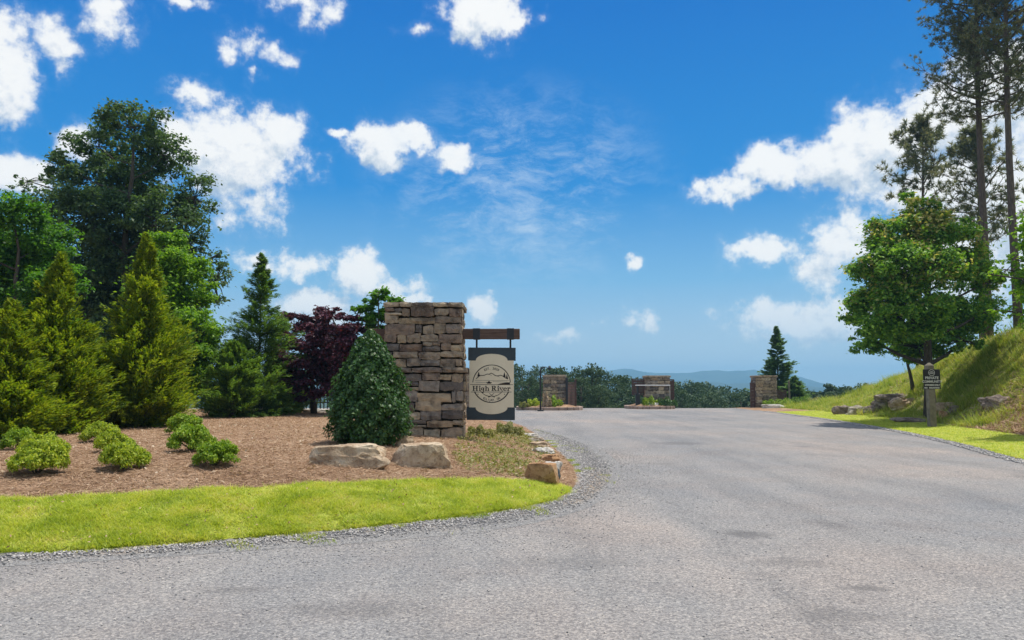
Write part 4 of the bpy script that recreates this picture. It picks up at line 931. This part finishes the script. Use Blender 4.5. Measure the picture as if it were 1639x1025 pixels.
# ------------------------------------------------------------------ boulders
def boulder(name, label, px, py, wpx, hpx, mat, seed, dy=.8, rz=0, cat='rock', group=None, flat_top=.55, cuts=9, sink=.22, Y=None, amp=.10, z=None):
    b = gpt(px, py) if Y is None else np.array([at(px, py, Y)[0], Y, gz(at(px, py, Y)[0], Y)])
    S = b[1] / F; W_, H_ = wpx * S, hpx * S / (1 - sink)
    rg_ = random.Random(seed); bm = bmesh.new(); bmesh.ops.create_icosphere(bm, subdivisions=4, radius=.72)
    pl = [(Vector((0, 0, 1)) + Vector((rg_.uniform(-.15, .15), rg_.uniform(-.15, .15), 0)), .40)]
    for _ in range(cuts):
        v = Vector((rg_.uniform(-1, 1), rg_.uniform(-1, 1), rg_.uniform(-.5, .7))); pl.append((v, rg_.uniform(.40, .52)))
    pl += [(Vector((s_, rg_.uniform(-.2, .2), rg_.uniform(-.1, .3))), .5) for s_ in (-1, 1)] + [(Vector((rg_.uniform(-.2, .2), -1, .15)), .47), (Vector((0, 0, -1)), .5)]
    for n_, d in pl:
        n_ = n_.normalized()
        for v in bm.verts:
            q = v.co.dot(n_) - d
            if q > 0: v.co -= n_ * q * .93
    off = Vector((seed * 3.1, seed * 1.7, 0))
    for v in bm.verts:
        p = v.co * 2.3 + off; k_ = mnoise.noise(p) * amp + mnoise.noise(p * 3) * amp * .5 + mnoise.noise(p * 8) * amp * .28 + mnoise.noise(p * 17) * amp * .14
        v.co += v.normal * k_ if v.normal.length else Vector()
    xs_ = [v.co.x for v in bm.verts]; zs_ = [v.co.z for v in bm.verts]; ys_ = [v.co.y for v in bm.verts]
    for v in bm.verts:
        v.co.x = (v.co.x - (min(xs_) + max(xs_)) / 2) / (max(xs_) - min(xs_)) * W_; v.co.y = (v.co.y - min(ys_)) / (max(ys_) - min(ys_)) * W_ * dy
        v.co.z = ((v.co.z - min(zs_)) / (max(zs_) - min(zs_)) - sink) * H_
    me = D.meshes.new(name); bm.to_mesh(me); bm.free(); me.materials.append(MATS[mat])
    for p in me.polygons: p.use_smooth = True
    me.set_sharp_from_angle(angle=R(28)) if hasattr(me, 'set_sharp_from_angle') else None
    if z is not None: b[2] = z
    return put(name, me, None, tuple(float(q) for q in b), rz, label=label, category=cat, group=group)
boulder('boulder', 'long tan-topped boulder under the holly bush, left of the pair', 557, 750, 132, 36, 'boulder_tan', 3, .55, .0, cuts=6)
bg2 = boulder('boulder', 'squarish pale block boulder, right of the pair before the pillar', 670, 750, 104, 38, 'boulder_tan', 9, .55, .0, cuts=4, amp=.07)
boulder('boulder', 'small pale peaked stone behind the two big boulders', 646, 716, 31, 19, 'boulder_tan', 5, .8)
boulder('boulder', 'rounded orange boulder at the right end of the lawn', 860, 773, 56, 31, 'boulder_orange', 12, .7, -.35, amp=.05, cuts=1)
boulder('boulder', 'dark bluish stone wedged beside the orange boulder', 888, 774, 26, 23, 'boulder_blue', 14, .8, .3, sink=.1)
boulder('boulder', 'broad whitish stone right behind the bluish one', 893, 764, 32, 24, 'boulder_white', 16, .7, .9, sink=.25)
for lb_, px_, py_, w_, h_, m_, sd_ in (
    ('reddish tan slab lying behind the broad whitish stone', 896, 744, 40, 16, 'boulder_orange', 17),
    ('pale slab along the bed edge behind the reddish one', 885, 731, 36, 15, 'boulder_white', 23),
    ('tan slab in the middle of the bed edge stones', 876, 721, 32, 13, 'boulder_tan', 18),
    ('short grey stone along the bed edge towards its far end', 868, 712, 26, 11, 'boulder_grey', 24),
    ('smallest pale slab at the far end of the bed edge stones', 860, 704, 24, 10, 'boulder_white', 19)):
    boulder('boulder', lb_, px_, py_, w_, h_, m_, sd_, 1.1, .9, sink=.15)
boulder('rock_slab', 'flat light slab on the ground behind the holly bush', 503, 661, 52, 6, 'boulder_white', 20, .8)
boulder('rock_slab', 'low pale slab under the juniper', 300, 676, 30, 5, 'boulder_white', 22, .8)
for i, (px, py, w_, h_, m_, lb) in enumerate([
    (1350, 664, 30, 15, 'boulder_dark', 'reddish blocky stone at the left end of the low rock row'),
    (1373, 665, 32, 16, 'boulder_grey', 'pale grey block second in the low rock row'),
    (1396, 664, 28, 15, 'boulder_dark', 'dark block at the right end of the low rock row'),
    (1424, 654, 50, 16, 'boulder_dark', 'long dark ledge rock rising right of the low rock row'),
    (1456, 650, 50, 13, 'boulder_tan', 'flat lit ledge rock just left of the maple trunk'),
    (1452, 639, 76, 9, 'boulder_dark', 'thin upper ledge rock under the small tree'),
    (1514, 661, 34, 17, 'boulder_tan', 'stacked pale rock right behind the private community post'),
    (1535, 660, 26, 11, 'boulder_dark', 'low flat rock right of the stacked pale rock'),
    (1518, 668, 22, 10, 'boulder_orange', 'small reddish rock under the stacked pale rock'),
    (1604, 652, 52, 20, 'boulder_dark', 'peaked dark outcrop rock alone on the bank at the right'),
    (1470, 677, 70, 8, 'boulder_dark', 'low dark rock edging the mulch round the maple trunk')]):
    boulder('bank_rock', lb, px, py, w_, h_, m_, 30 + i, .6 if i != 5 else .5, RG.uniform(-.2, .2), amp=.16, sink=.42)

# ------------------------------------------------------------------ private community post
q = gpt(1492, 684); S = q[1] / F
post = thing('sign_post', 'weathered wooden post with pointed top standing on the right verge', 'post', q)
pw = 10 * S; ph = (684 - 580) * S
mb = MB(); mb.box((0, 0, ph * .94 / 2 - .1), (pw, pw, ph * .94 + .2)); put('shaft', mb.mesh('shaft', 'post_wood', bevel=.006), post)
put('cap', MB().box((0, 0, ph * .94 + .05), (pw * 1.02, pw * 1.02, .11), 0, .15).mesh('cap', 'post_wood'), post)
bz = (684 - 624) * S; tz = (684 - 592.5) * S; bw = 27 * S; by = -pw / 2 - .014
ps = thing('notice_board', 'small black PRIVATE COMMUNITY notice fixed to the wooden post', 'sign', (q[0], q[1] + by, q[2] + bz))
hh = tz - bz
put('board', MB().box((0, 0, hh / 2), (bw, .022, hh)).mesh('board', 'sign_black', bevel=.003), ps)
for s_, sz_, zf, xo in (('PRIVATE', .150, .505, 0), ('COMMUNITY', .135, .325, 0), ('OWNERS', .098, .17, -.17), ('ONLY', .098, .17, .29), ('NO', .088, .035, -.37), ('SOLICITING', .088, .035, .12)):
    me = text_mesh(s_, sz_ * bw / .62 * (.88 if sz_ > .1 else .80), 'sign_white', .004)
    for v in me.vertices: v.co = Vector((v.co.x, -.0125, v.co.y))
    me.update(); put('lettering', me, ps, (xo * bw, 0, zf * hh))
ink = MB()
def ringp(cx, cz, r, wd, n=24):
    for i in range(n):
        a, b = 2 * pi * i / n, 2 * pi * (i + 1) / n
        ink.add([(cx + (r + s) * math.cos(t_), -.0125, cz + (r + s) * math.sin(t_)) for s, t_ in ((0, a), (0, b), (-wd, b), (-wd, a))], [(0, 1, 2, 3)])
ringp(0, hh * .825, bw * .19, .016)
for dz, w_ in ((-.035, .24), (0, .3), (.045, .16)): ink.add([(-w_ * bw / 2, -.0125, hh * .825 + dz - .007), (w_ * bw / 2, -.0125, hh * .825 + dz - .007), (w_ * bw / 2, -.0125, hh * .825 + dz + .009), (-w_ * bw / 2, -.0125, hh * .825 + dz + .009)], [(0, 1, 2, 3)])
put('logo', ink.mesh('logo', 'sign_white'), ps)

# ------------------------------------------------------------------ gate structures (far)
def far_pillar(label, pxl, pxr, pyt, Y, depth=1.0, z0=None, rz=0):
    x0, x1 = at(pxl, 620, Y)[0], at(pxr, 620, Y)[0]; zt = at(pxl, pyt, Y)[2]; zb = (z0 if z0 is not None else 0)
    W_ = x1 - x0; H_ = zt - zb
    th = thing('gate_pillar', label, 'pillar', ((x0 + x1) / 2, Y, zb), rz)
    put('core', MB().box((0, depth / 2, H_ / 2 - .06), (W_ - .1, depth - .1, H_ + .1)).mesh('core', 'mortar'), th)
    z = -.1; n = max(6, round(H_ / .24)); hs = (H_ - .16 + .1) / n
    for i in range(n):
        for face, (ln, rz_, cx_, cy_) in enumerate(((W_, 0, 0, 0), (depth, pi / 2, W_ / 2, depth / 2), (depth, -pi / 2, -W_ / 2, depth / 2), (W_, pi, 0, depth))):
            k_ = max(2, round(ln / .5)); cuts = [-.5] + [(j + 1) / k_ - .5 + RG.uniform(-.09, .09) for j in range(k_ - 1)] + [.5]
            for u, v in zip(cuts[:-1], cuts[1:]): lay(th, u * ln, v * ln, z, z + hs, .16, -.03, rz_, cx_, cy_, .012)
        z += hs
    put('cap', MB().box((0, depth / 2, z + .07), (W_ + .16, depth + .16, .14)).mesh('cap', 'wall_stone', bevel=.015), th)
    return th, W_, H_
def planks(parent, w_, h_, zb, n, mat='gate_wood', y=0):
    for i in range(n):
        put('plank', MB().box((0, 0, 0), (w_ - .01, .05, h_ / n - .015)).mesh('plank', mat) if i == 0 else parent['_m'] and D.meshes[parent['_m']], parent, (w_ / 2, y, zb + (i + .5) * h_ / n)) if False else None
def leaf_gate(label, x, y, zb, w_, h_, rz, n=7):
    th = thing('gate_leaf', label, 'gate', (x, y, zb), rz)
    fr = MB(); 
    for a in (.04, w_ - .04): fr.box((a, 0, h_ / 2), (.08, .08, h_))
    for a in (.04, h_ - .04): fr.box((w_ / 2, 0, a), (w_ - .16, .07, .08))
    put('frame', fr.mesh('frame', 'gate_wood'), th)
    me = MB().box((0, 0, 0), (w_ - .17, .035, (h_ - .2) / n - .018)).mesh('plank', 'gate_wood')
    for i in range(n): put('plank', me, th, (w_ / 2, 0, .1 + (i + .5) * (h_ - .2) / n))
    return th
def kerb_island(label, px0, px1, py, Y, depth, h=.22):
    x0, x1 = at(px0, 640, Y)[0], at(px1, 640, Y)[0]; cx = (x0 + x1) / 2; rx = (x1 - x0) / 2
    z0 = float(road_z(np.array([Y + depth / 2]))[0]); th = thing('planter_island', label, 'planter', (cx, Y + depth / 2, z0))
    n = 26; ring = [(rx * math.copysign(abs(math.cos(a)) ** .7, math.cos(a)), depth / 2 * math.copysign(abs(math.sin(a)) ** .7, math.sin(a))) for a in np.linspace(0, 2 * pi, n, endpoint=False)]
    kb = None
    for i in range(n):
        (ax_, ay), (bx_, by_) = ring[i], ring[(i + 1) % n]; L_ = math.hypot(bx_ - ax_, by_ - ay); a = math.atan2(by_ - ay, bx_ - ax_)
        kb = kb or MB().box((0, 0, 0), (1, .3, h + .2)).mesh('kerb_stone', 'curb_stone', bevel=.02)
        put('kerb_stone', kb, th, ((ax_ + bx_) / 2, (ay + by_) / 2, h / 2 - .1), a, (L_ - .015, 1, 1))
    V = [(0, 0, h + .22)] + [(p[0] * .93, p[1] * .93, h - .03) for p in ring] + [(p[0] * .6, p[1] * .6, h + .14) for p in ring]
    Fs = [(1 + i, 1 + (i + 1) % n, 1 + n + (i + 1) % n, 1 + n + i) for i in range(n)] + [(1 + n + i, 1 + n + (i + 1) % n, 0) for i in range(n)]
    put('soil', MB().add(V, Fs).mesh('soil', 'mulch', True), th); return th, z0 + h
def small_bush(label, px, Y, z, r, h, leafm, seed, n=1500, cat='shrub', L=.12):
    rg = np.random.default_rng(seed); x = at(px, 640, Y)[0]; th = thing('gate_shrub', label, cat, (x, Y, z)); u = unit(rg.normal(size=(n, 3))); u[:, 2] = np.abs(u[:, 2])
    c = u * (rg.random((n, 1)) ** .35) * np.array([r, r * .8, h]) * (1 + .2 * np.sin(u[:, :1] * 9)); nr = unit(u + rg.normal(size=(n, 3)) * .6); t = unit(np.cross(nr, rg.normal(size=(n, 3))))
    l = L * rg.uniform(.6, 1.4, n); V, Fs = quads(c, t, nr, l, l * .5); put('foliage', mesh_np('foliage', V, Fs, [leafm]), th)
    mb = MB()
    for j in range(0, n, n // 14): mb.tube([(0, 0, -.05), c[j] * .8], [.015, .004], 3, False)
    put('stem', mb.mesh('stem', 'bark'), th)
# left gate
isl, zt = kerb_island('low stone-kerbed island under the left gate pillar and gooseneck post', 830, 934, 652, 52, 5)
p, W_, H_ = far_pillar('left gate pillar of stacked stone, right of the hanging sign', 871, 905, 600, 54, 1.2, 0)
leaf_gate('opened wooden gate leaf beside the left gate pillar', p.location.x + W_ / 2 + .12, 54.2, 0, 1.6, 1.95, R(62), 8)
gx_ = at(923, 620, 54)[0]
put('gate_post', MB().box((0, 0, 1.05), (.13, .13, 2.3)).mesh('gate_post', 'gate_wood', bevel=.01), None, (gx_, 55, -.02), label='slim wooden post at the free end of the left gate leaf', category='post')
put('gate_post', MB().box((0, 0, 1.1), (.16, .16, 2.4)).mesh('gate_post', 'black_metal', bevel=.01), None, (p.location.x + W_ / 2 + .09, 53.9, -.02), label='dark metal hinge post against the left gate pillar', category='post')
# gooseneck keypad post
x_ = at(865, 620, 50.5)[0]; zt_ = at(865, 588, 50.5)[2]
gn = thing('gooseneck_post', 'black gooseneck lamp post with small hooded head before the left gate', 'lamp post', (x_, 50.5, 0))
put('pole', MB().tube([(0, 0, 0), (0, 0, zt_ - .25), (.07, 0, zt_ - .08), (.22, 0, zt_), (.55, 0, zt_)], .055, 8).mesh('pole', 'black_metal', True), gn)
put('lamp_head', MB().tube([(.62, 0, zt_ + .09), (.62, 0, zt_ - .05), (.62, 0, zt_ - .16)], [.07, .11, .15], 10).mesh('lamp_head', 'black_metal', True), gn)
put('base_plate', MB().box((0, 0, .04), (.4, .4, .09)).mesh('base_plate', 'black_metal', bevel=.01), gn)
small_bush('round green shrub at the foot of the left gate pillar', 884, 53, zt, .7, .75, 'leaf_shrub_green', 101); small_bush('yellow green shrub left of the left gate pillar', 855, 53.3, zt, .65, .55, 'leaf_shrub_yellow', 102)
small_bush('tan dry grass clump beside the gooseneck post', 874, 52.6, zt, .35, .95, 'dry_litter', 103)
small_bush('small reddish shrub at the left end of the left island', 838, 52.6, zt, .4, .35, 'weed_leaf', 104)
# partly hidden pillar seen between main pillar and sign
fp, _, _ = far_pillar('sunlit stone pillar glimpsed between the main pillar and the hanging sign', 735, 752, 597, 46, .9, 0)
# centre gate
isl, zt = kerb_island('low stone-kerbed island in the middle of the drive', 1010, 1084, 655, 55, 4)
p, W_, H_ = far_pillar('centre gate pillar of dark stacked stone in the middle of the drive', 1034, 1072, 601, 56.5, 1.0, 0)
xl, xr = p.location.x - W_ / 2, p.location.x + W_ / 2
leaf_gate('dark wooden gate leaf fixed left of the centre pillar', xl - 1.0, 56.9, 1.0, .98, 1.25, R(2), 5)
leaf_gate('narrow dark gate leaf fixed right of the centre pillar', xr + .04, 56.9, .1, .38, 2.1, R(4), 7)
for lb, a in (('white boom pole running level across the centre pillar', 0),):
    th = thing('barrier_arm', lb, 'barrier', (xl - .7, 56.1, 0))
    put('housing', MB().box((0, 0, .55), (.3, .3, 1.15)).mesh('housing', 'black_metal', bevel=.02), th)
    put('arm', MB().box((1.1, -.2, at(1040, 617, 56)[2]), (2.6, .05, .06)).mesh('arm', 'white_paint', bevel=.01), th)
    put('mount', MB().box((0, 0, at(1040, 617, 56)[2] * .5 + .5), (.10, .34, at(1040, 617, 56)[2] - .9)).mesh('mount', 'black_metal'), th)
put('gate_post', MB().box((0, 0, .8), (.05, .05, 1.7)).mesh('gate_post', 'concrete', bevel=.01), None, (at(1072, 630, 56)[0], 55.95, .1), label='thin pale post in front of the right side of the centre pillar', category='post')
small_bush('green shrub left at the foot of the centre pillar', 1040, 55.9, zt, .75, .65, 'leaf_shrub_green', 105); small_bush('dark green shrub right at the foot of the centre pillar', 1065, 55.9, zt, .8, .6, 'leaf_holly', 106)
boulder('boulder', 'white flat rock on the centre island', 1044, 648, 24, 6, 'boulder_white', 50, .6, Y=55.4, z=zt - .02)
# right gate
p, W_, H_ = far_pillar('right gate pillar of stacked stone beside the cone-shaped conifer', 1210, 1243, 601, 57, 1.1, -.02)
xl, xr = p.location.x - W_ / 2, p.location.x + W_ / 2
leaf_gate('folded dark gate leaf left of the right gate pillar', xl - .42, 57.1, 0, .4, 1.95, R(5), 7)
th = leaf_gate('low wooden fence panel right of the right gate pillar', xr + .1, 57.6, .1, .85, 1.3, 0, 6)
put('gate_post', MB().box((0, 0, 1.0), (.12, .12, 2.2)).mesh('gate_post', 'post_wood', bevel=.01), None, (at(1263, 620, 57.5)[0], 57.5, 0), label='pale wooden post right of the right gate pillar', category='post')
boulder('boulder', 'long white rock lying in front of the right gate pillar', 1242, 652, 40, 6, 'boulder_white', 51, .5, Y=54.5)
for i, (px, r, h, m_, lb) in enumerate(((1232, .7, .55, 'leaf_shrub_green', 'low green shrub at the foot of the right gate pillar'), (1256, .9, .6, 'leaf_shrub_green', 'wide green shrub right of the right gate pillar'), (1285, 1.0, .6, 'leaf_juniper', 'spreading green shrub before the short conifer'), (1305, .9, .45, 'weed_leaf', 'pale green shrub where the bank begins'))):
    small_bush(lb, px, 56.2 + i * .1, gz(at(px, 640, 56)[0], 56) , r, h, m_, 110 + i)

# black fence behind the purple maples
f0 = onb(478, 33); f1 = onb(600, 34)
fe = thing('metal_fence', 'black metal picket fence in the shade under the purple maples', 'fence', f0, math.atan2(f1[1] - f0[1], f1[0] - f0[0]))
Lf = math.hypot(f1[0] - f0[0], f1[1] - f0[1]); pk = MB().box((0, 0, .85), (.05, .03, 1.7)).mesh('picket', 'black_metal')
for i in range(int(Lf / .15)): put('picket', pk, fe, (.08 + i * .15, 0, 0))
for z in (.35, .8, 1.25, 1.6): put('rail', MB().box((Lf / 2, .03, z), (Lf, .03, .05)).mesh('rail', 'black_metal'), fe)

# ------------------------------------------------------------------ ground cover (uncountable)
def scatter(poly, n, seed, dens=None, box=None):
    rg = np.random.default_rng(seed); poly = np.asarray(poly); x0, y0 = poly.min(0); x1, y1 = poly.max(0)
    if box: x0, y0, x1, y1 = max(x0, box[0]), max(y0, box[1]), min(x1, box[2]), min(y1, box[3])
    out = []; tot = 0
    while tot < n:
        P = np.stack([rg.uniform(x0, x1, n), rg.uniform(y0, y1, n)], 1); P = P[inside(P, poly)]
        # keep near what the camera can see, denser nearby
        if dens is not None: P = P[rg.random(len(P)) < dens(P)]
        out.append(P); tot += len(P)
    P = np.vstack(out)[:n]; return P, hgt(P), rg
def infr(P, m=60): return np.abs(P[:, 0]) < P[:, 1] * (820 + m) / F
def stuff(name, V, Fs, mat, label): return put(name, mesh_np(name, V, Fs, [mat]), kind='stuff', label=label)
# lawn strip
P, z, rg = scatter(strip_c, 260000, 1, lambda P: infr(P) * np.clip((9 / np.hypot(*P.T)) ** 1.3, 0, 1) * np.clip(.75 + .45 * fbm(P, 2.6, 4) + .3 * fbm(P, 7, 1), .12, 1), (-12, 3, 6, 20)); n = len(P)
a = rg.uniform(0, 2 * pi, n); t = unit(np.stack([np.cos(a) * 1.5, np.sin(a) * 1.5, np.ones(n)], 1) + rg.normal(size=(n, 3)) * .2); b = np.stack([-np.sin(a), np.cos(a), 0 * a], 1)
lw = 1 + .35 * fbm(P, 2.3, 1); TC = P[rg.choice(n, 2600)]; ti = rg.integers(0, len(TC), n); tuf = rg.random(n) < .22; P = np.where(tuf[:, None], TC[ti] + rg.normal(size=P.shape) * .03, P)
P = P + rg.normal(size=P.shape) * .035; z = np.where(inside(P, M), hgt(P), 0)
V, Fs = tris(np.column_stack([P, z - .004]), t, b, .055 * rg.uniform(.4, 1.4, n) * np.clip(lw, .35, 1.9) * np.where(tuf, 1.35, 1), np.full(n, .008))
stuff('lawn_grass', V, Fs, 'grass_blade', 'short bright green lawn grass of the strip along the drive')
# right verge
P, z, rg = scatter(Verge, 70000, 2, lambda P: infr(P) * np.clip((22 / np.hypot(*P.T)) ** 1.2, 0, 1), (8, 14, 24, 60)); n = len(P)
a = rg.uniform(0, 2 * pi, n); t = unit(np.stack([np.cos(a) * 1.4, np.sin(a) * 1.4, np.ones(n)], 1)); b = np.stack([-np.sin(a), np.cos(a), 0 * a], 1)
V, Fs = tris(np.column_stack([P, z - .004]), t, b, .08 * rg.uniform(.5, 1.3, n), np.full(n, .02)); stuff('verge_grass', V, Fs, 'grass_blade', 'short bright green grass of the right roadside verge')
# bank weeds
bare = lambda P: np.exp(-(((P[:, 0] - 18.3) / 3.0) ** 2 + ((P[:, 1] - 24.3) / 3.4) ** 2))
P, z, rg = scatter(Off + [(70, 75), (70, -12)], 210000, 3, lambda P: infr(P) * np.clip((26 / np.hypot(*P.T)) ** 1.2, 0, 1) * (1 - .82 * bare(P)) * np.clip(.45 + .6 * fbm(P, .8, 3), .12, 1), (12, 17, 38, 62)); n = len(P)
TC = P[rg.choice(n, 3200)]; ti = rg.integers(0, len(TC), n); tuf = rg.random(n) < .42; th_ = rg.uniform(.7, 1.9, len(TC))
P = np.where(tuf[:, None], TC[ti] + rg.normal(size=P.shape) * .10, P); z = hgt(P)
a = rg.uniform(0, 2 * pi, n); t = unit(np.stack([np.cos(a) * .9, np.sin(a) * .9, np.ones(n)], 1)); b = np.stack([-np.sin(a), np.cos(a), 0 * a], 1)
V, Fs = tris(np.column_stack([P, z - .01]), t, b, .22 * rg.uniform(.3, 1.7, n) * np.clip(1 + .5 * fbm(P, 1.3, 7), .3, 2) * np.where(tuf, th_[ti], .75), np.full(n, .032)); stuff('bank_weeds', V, Fs, 'bank_blade', 'rough mixed grass and weeds covering the right hand bank')
# pine straw
P, z, rg = scatter(bed_c, 200000, 4, lambda P: infr(P) * np.clip((11 / np.hypot(*P.T)) ** 1.4, .02, 1), (-16, 8, 4, 34)); n = len(P)
a = rg.uniform(0, 2 * pi, n); t = unit(np.stack([np.cos(a), np.sin(a), rg.normal(size=n) * .22], 1)); b = np.stack([-np.sin(a), np.cos(a), rg.normal(size=n) * .4], 1)
V, Fs = tris(np.column_stack([P, z + .004 + .015 * rg.random(n)]), t, b, .12 * rg.uniform(.5, 1.4, n), np.full(n, .007)); stuff('pine_straw', V, Fs, 'straw', 'brown pine straw mulch covering the planting bed')
P, z, rg = scatter(Off + [(70, 75), (70, -12)], 26000, 14, lambda P: infr(P) * np.clip(bare(P) * 1.3, .02, 1), (12, 17, 30, 45)); n = len(P)
a = rg.uniform(0, 2 * pi, n); t = unit(np.stack([np.cos(a), np.sin(a), rg.normal(size=n) * .3], 1)); b = np.stack([-np.sin(a), np.cos(a), rg.normal(size=n) * .4], 1)
V, Fs = tris(np.column_stack([P, z + .02]), t, b, .22 * rg.uniform(.5, 1.4, n), np.full(n, .035)); stuff('bank_litter', V, Fs, 'straw', 'brown leaf litter on the bare lower part of the bank')
# weedy patch right of the pillar
wc = gpt(800, 728)[:2]; wpoly = [gpt(*p)[:2] for p in ((735, 700), (780, 690), (835, 690), (862, 702), (890, 730), (868, 745), (850, 768), (800, 762), (745, 755), (720, 735))]
P, z, rg = scatter(wpoly, 7500, 5, lambda P: np.clip(.5 + .7 * fbm(P, 2.2, 9), .06, 1)); n = len(P)
nr = unit(rg.normal(size=(n, 3)) * .6 + np.array([0, 0, 1])); t = unit(np.cross(nr, rg.normal(size=(n, 3)))); l = .055 * rg.uniform(.5, 1.4, n)
V, Fs = quads(np.column_stack([P, z + .01 + .07 * rg.random(n) ** 1.6]), t, nr, l, l * .55); stuff('ground_cover', V, Fs, 'weed_leaf', 'patchy low green ground cover between the pillar and the bed edge stones')
# litter
P, z, rg = scatter(strip_c, 260, 26, lambda P: infr(P), (-12, 3, 6, 20)); n = len(P)
nr = unit(rg.normal(size=(n, 3)) * .6 + np.array([0, 0, 1])); t = unit(np.cross(nr, rg.normal(size=(n, 3)))); l = .035 * rg.uniform(.4, 1.4, n)
V, Fs = quads(np.column_stack([P, z + .045]), t, nr, l, l * .5); stuff('lawn_litter', V, Fs, 'straw', 'scattered brown dead leaves lying on the lawn strip')
P, z, rg = scatter(clipx(gravel_poly, -16), 5200, 27, lambda P: infr(P) * (fbm(P, 3.1, 2) > .75) * np.exp(-dist(P, np.array(Mfront)) / .18), (-12, 3, 6, 32)); n = len(P)
a = rg.uniform(0, 2 * pi, n); t = unit(np.stack([np.cos(a), np.sin(a), np.ones(n)], 1)); b = np.stack([-np.sin(a), np.cos(a), 0 * a], 1)
V, Fs = tris(np.column_stack([P, z]), t, b, .06 * rg.uniform(.4, 1.3, n), np.full(n, .009)); stuff('gravel_weeds', V, Fs, 'bank_blade', 'sparse green weeds growing in the gravel along the bed edge')
P, z, rg = scatter(bed_c, 2600, 6, lambda P: infr(P), (-12, 8, 3, 22)); n = len(P)
nr = unit(rg.normal(size=(n, 3)) * .5 + np.array([0, 0, 1])); t = unit(np.cross(nr, rg.normal(size=(n, 3)))); l = .055 * rg.uniform(.3, 1.3, n) ** 1.3
V, Fs = quads(np.column_stack([P, z + .03]), t, nr, l, l * .5); stuff('leaf_litter', V, Fs, 'dry_litter', 'scattered pale dead leaves on the mulch')
# gravel stones along the shoulder and loose on the road
def pebbles(P, z, s, rg, mat, name, label):
    n = len(P); o = np.array([(1, 0, 0), (-1, 0, 0), (0, 1, 0), (0, -1, 0), (0, 0, 1), (0, 0, -1)], float)
    fs = np.array([(0, 2, 4), (2, 1, 4), (1, 3, 4), (3, 0, 4), (2, 0, 5), (1, 2, 5), (3, 1, 5), (0, 3, 5)])
    a = rg.uniform(0, 2 * pi, n); V = o[None] * rg.uniform(.6, 1.3, (n, 6, 1)) * s[:, None, None] * np.array([1, .8, .6])
    x = V[..., 0] * np.cos(a)[:, None] - V[..., 1] * np.sin(a)[:, None]; y = V[..., 0] * np.sin(a)[:, None] + V[..., 1] * np.cos(a)[:, None]
    V = np.stack([x + P[:, :1], y + P[:, 1:2], V[..., 2] + (z + s * .25)[:, None]], 2).reshape(-1, 3)
    Fs = (fs[None] + (np.arange(n) * 6)[:, None, None]).reshape(-1, 3); stuff(name, V, Fs, mat, label)
P, z, rg = scatter(clipx(gravel_poly, -16), 20000, 7, lambda P: infr(P) * np.clip(1.25 - dist(P, np.array(Mfront)) / (dist(P, np.array(Mfront)) + dist(P, np.array(Gout)) + 1e-6) * 1.35, .04, 1) ** 1.5, (-12, 3, 6, 32)); pebbles(P, z + .008, rg.uniform(.006, .02, len(P)), rg, 'gravel_stone', 'gravel', 'loose grey gravel along the edge of the bed and lawn')
rp = np.array([(-12, 3.5), (14, 3.5), (14, 20), (-12, 20)]); dline = np.array(Gout)
P, z, rg = scatter(rp, 9000, 8, lambda P: infr(P) * (~inside(P, M)) * np.clip(np.exp(-dist(P, dline) / .5) + .05 * (5 / P[:, 1]), 0, 1) * ~inside(P, Rpoly))
pebbles(P, z, rg.uniform(.004, .013, len(P)), rg, 'gravel_stone', 'loose_stones', 'small loose stones scattered on the drive')
P, z, rg = scatter([tuple(q) for q in Ra - nn * .4] + Redge[::-1], 5000, 9, lambda P: infr(P), (6, 14, 20, 50)); pebbles(P, z + .006, rg.uniform(.012, .035, len(P)), rg, 'gravel_stone', 'edge_gravel', 'loose gravel along the right edge of the drive')
# low bushes under the sign
def low_clump(label, px, py, rpx, hpx, leafm, seed):
    g_ = gpt(px, py); S = g_[1] / F; small_bush(label, px, g_[1], g_[2], rpx * S, hpx * S, leafm, seed, 2200, 'shrub', .06)
low_clump('low pale green spreading shrub under the right side of the hanging sign', 812, 697, 24, 20, 'weed_leaf', 121)
low_clump('small yellowish weeds at the foot of the pillar, left below the hanging sign', 765, 699, 22, 16, 'weed_leaf', 122)

# ------------------------------------------------------------------ air
hz = D.materials.new('air'); hz.use_nodes = True; t = NT(hz.node_tree); t.n.clear()
vol = t.new('ShaderNodeVolumePrincipled'); vol.inputs['Color'].default_value = (.34, .70, 1, 1); vol.inputs['Density'].default_value = .00036
vol.inputs['Anisotropy'].default_value = .2
o = t.new('ShaderNodeOutputMaterial'); t.l.new(vol.outputs[0], o.inputs['Volume'])
put('haze', MB().box((0, 1400, 45), (10400, 6200, 145)).mesh('haze', 'mulch'), kind='stuff'); D.objects['haze'].data.materials.clear(); D.objects['haze'].data.materials.append(hz)
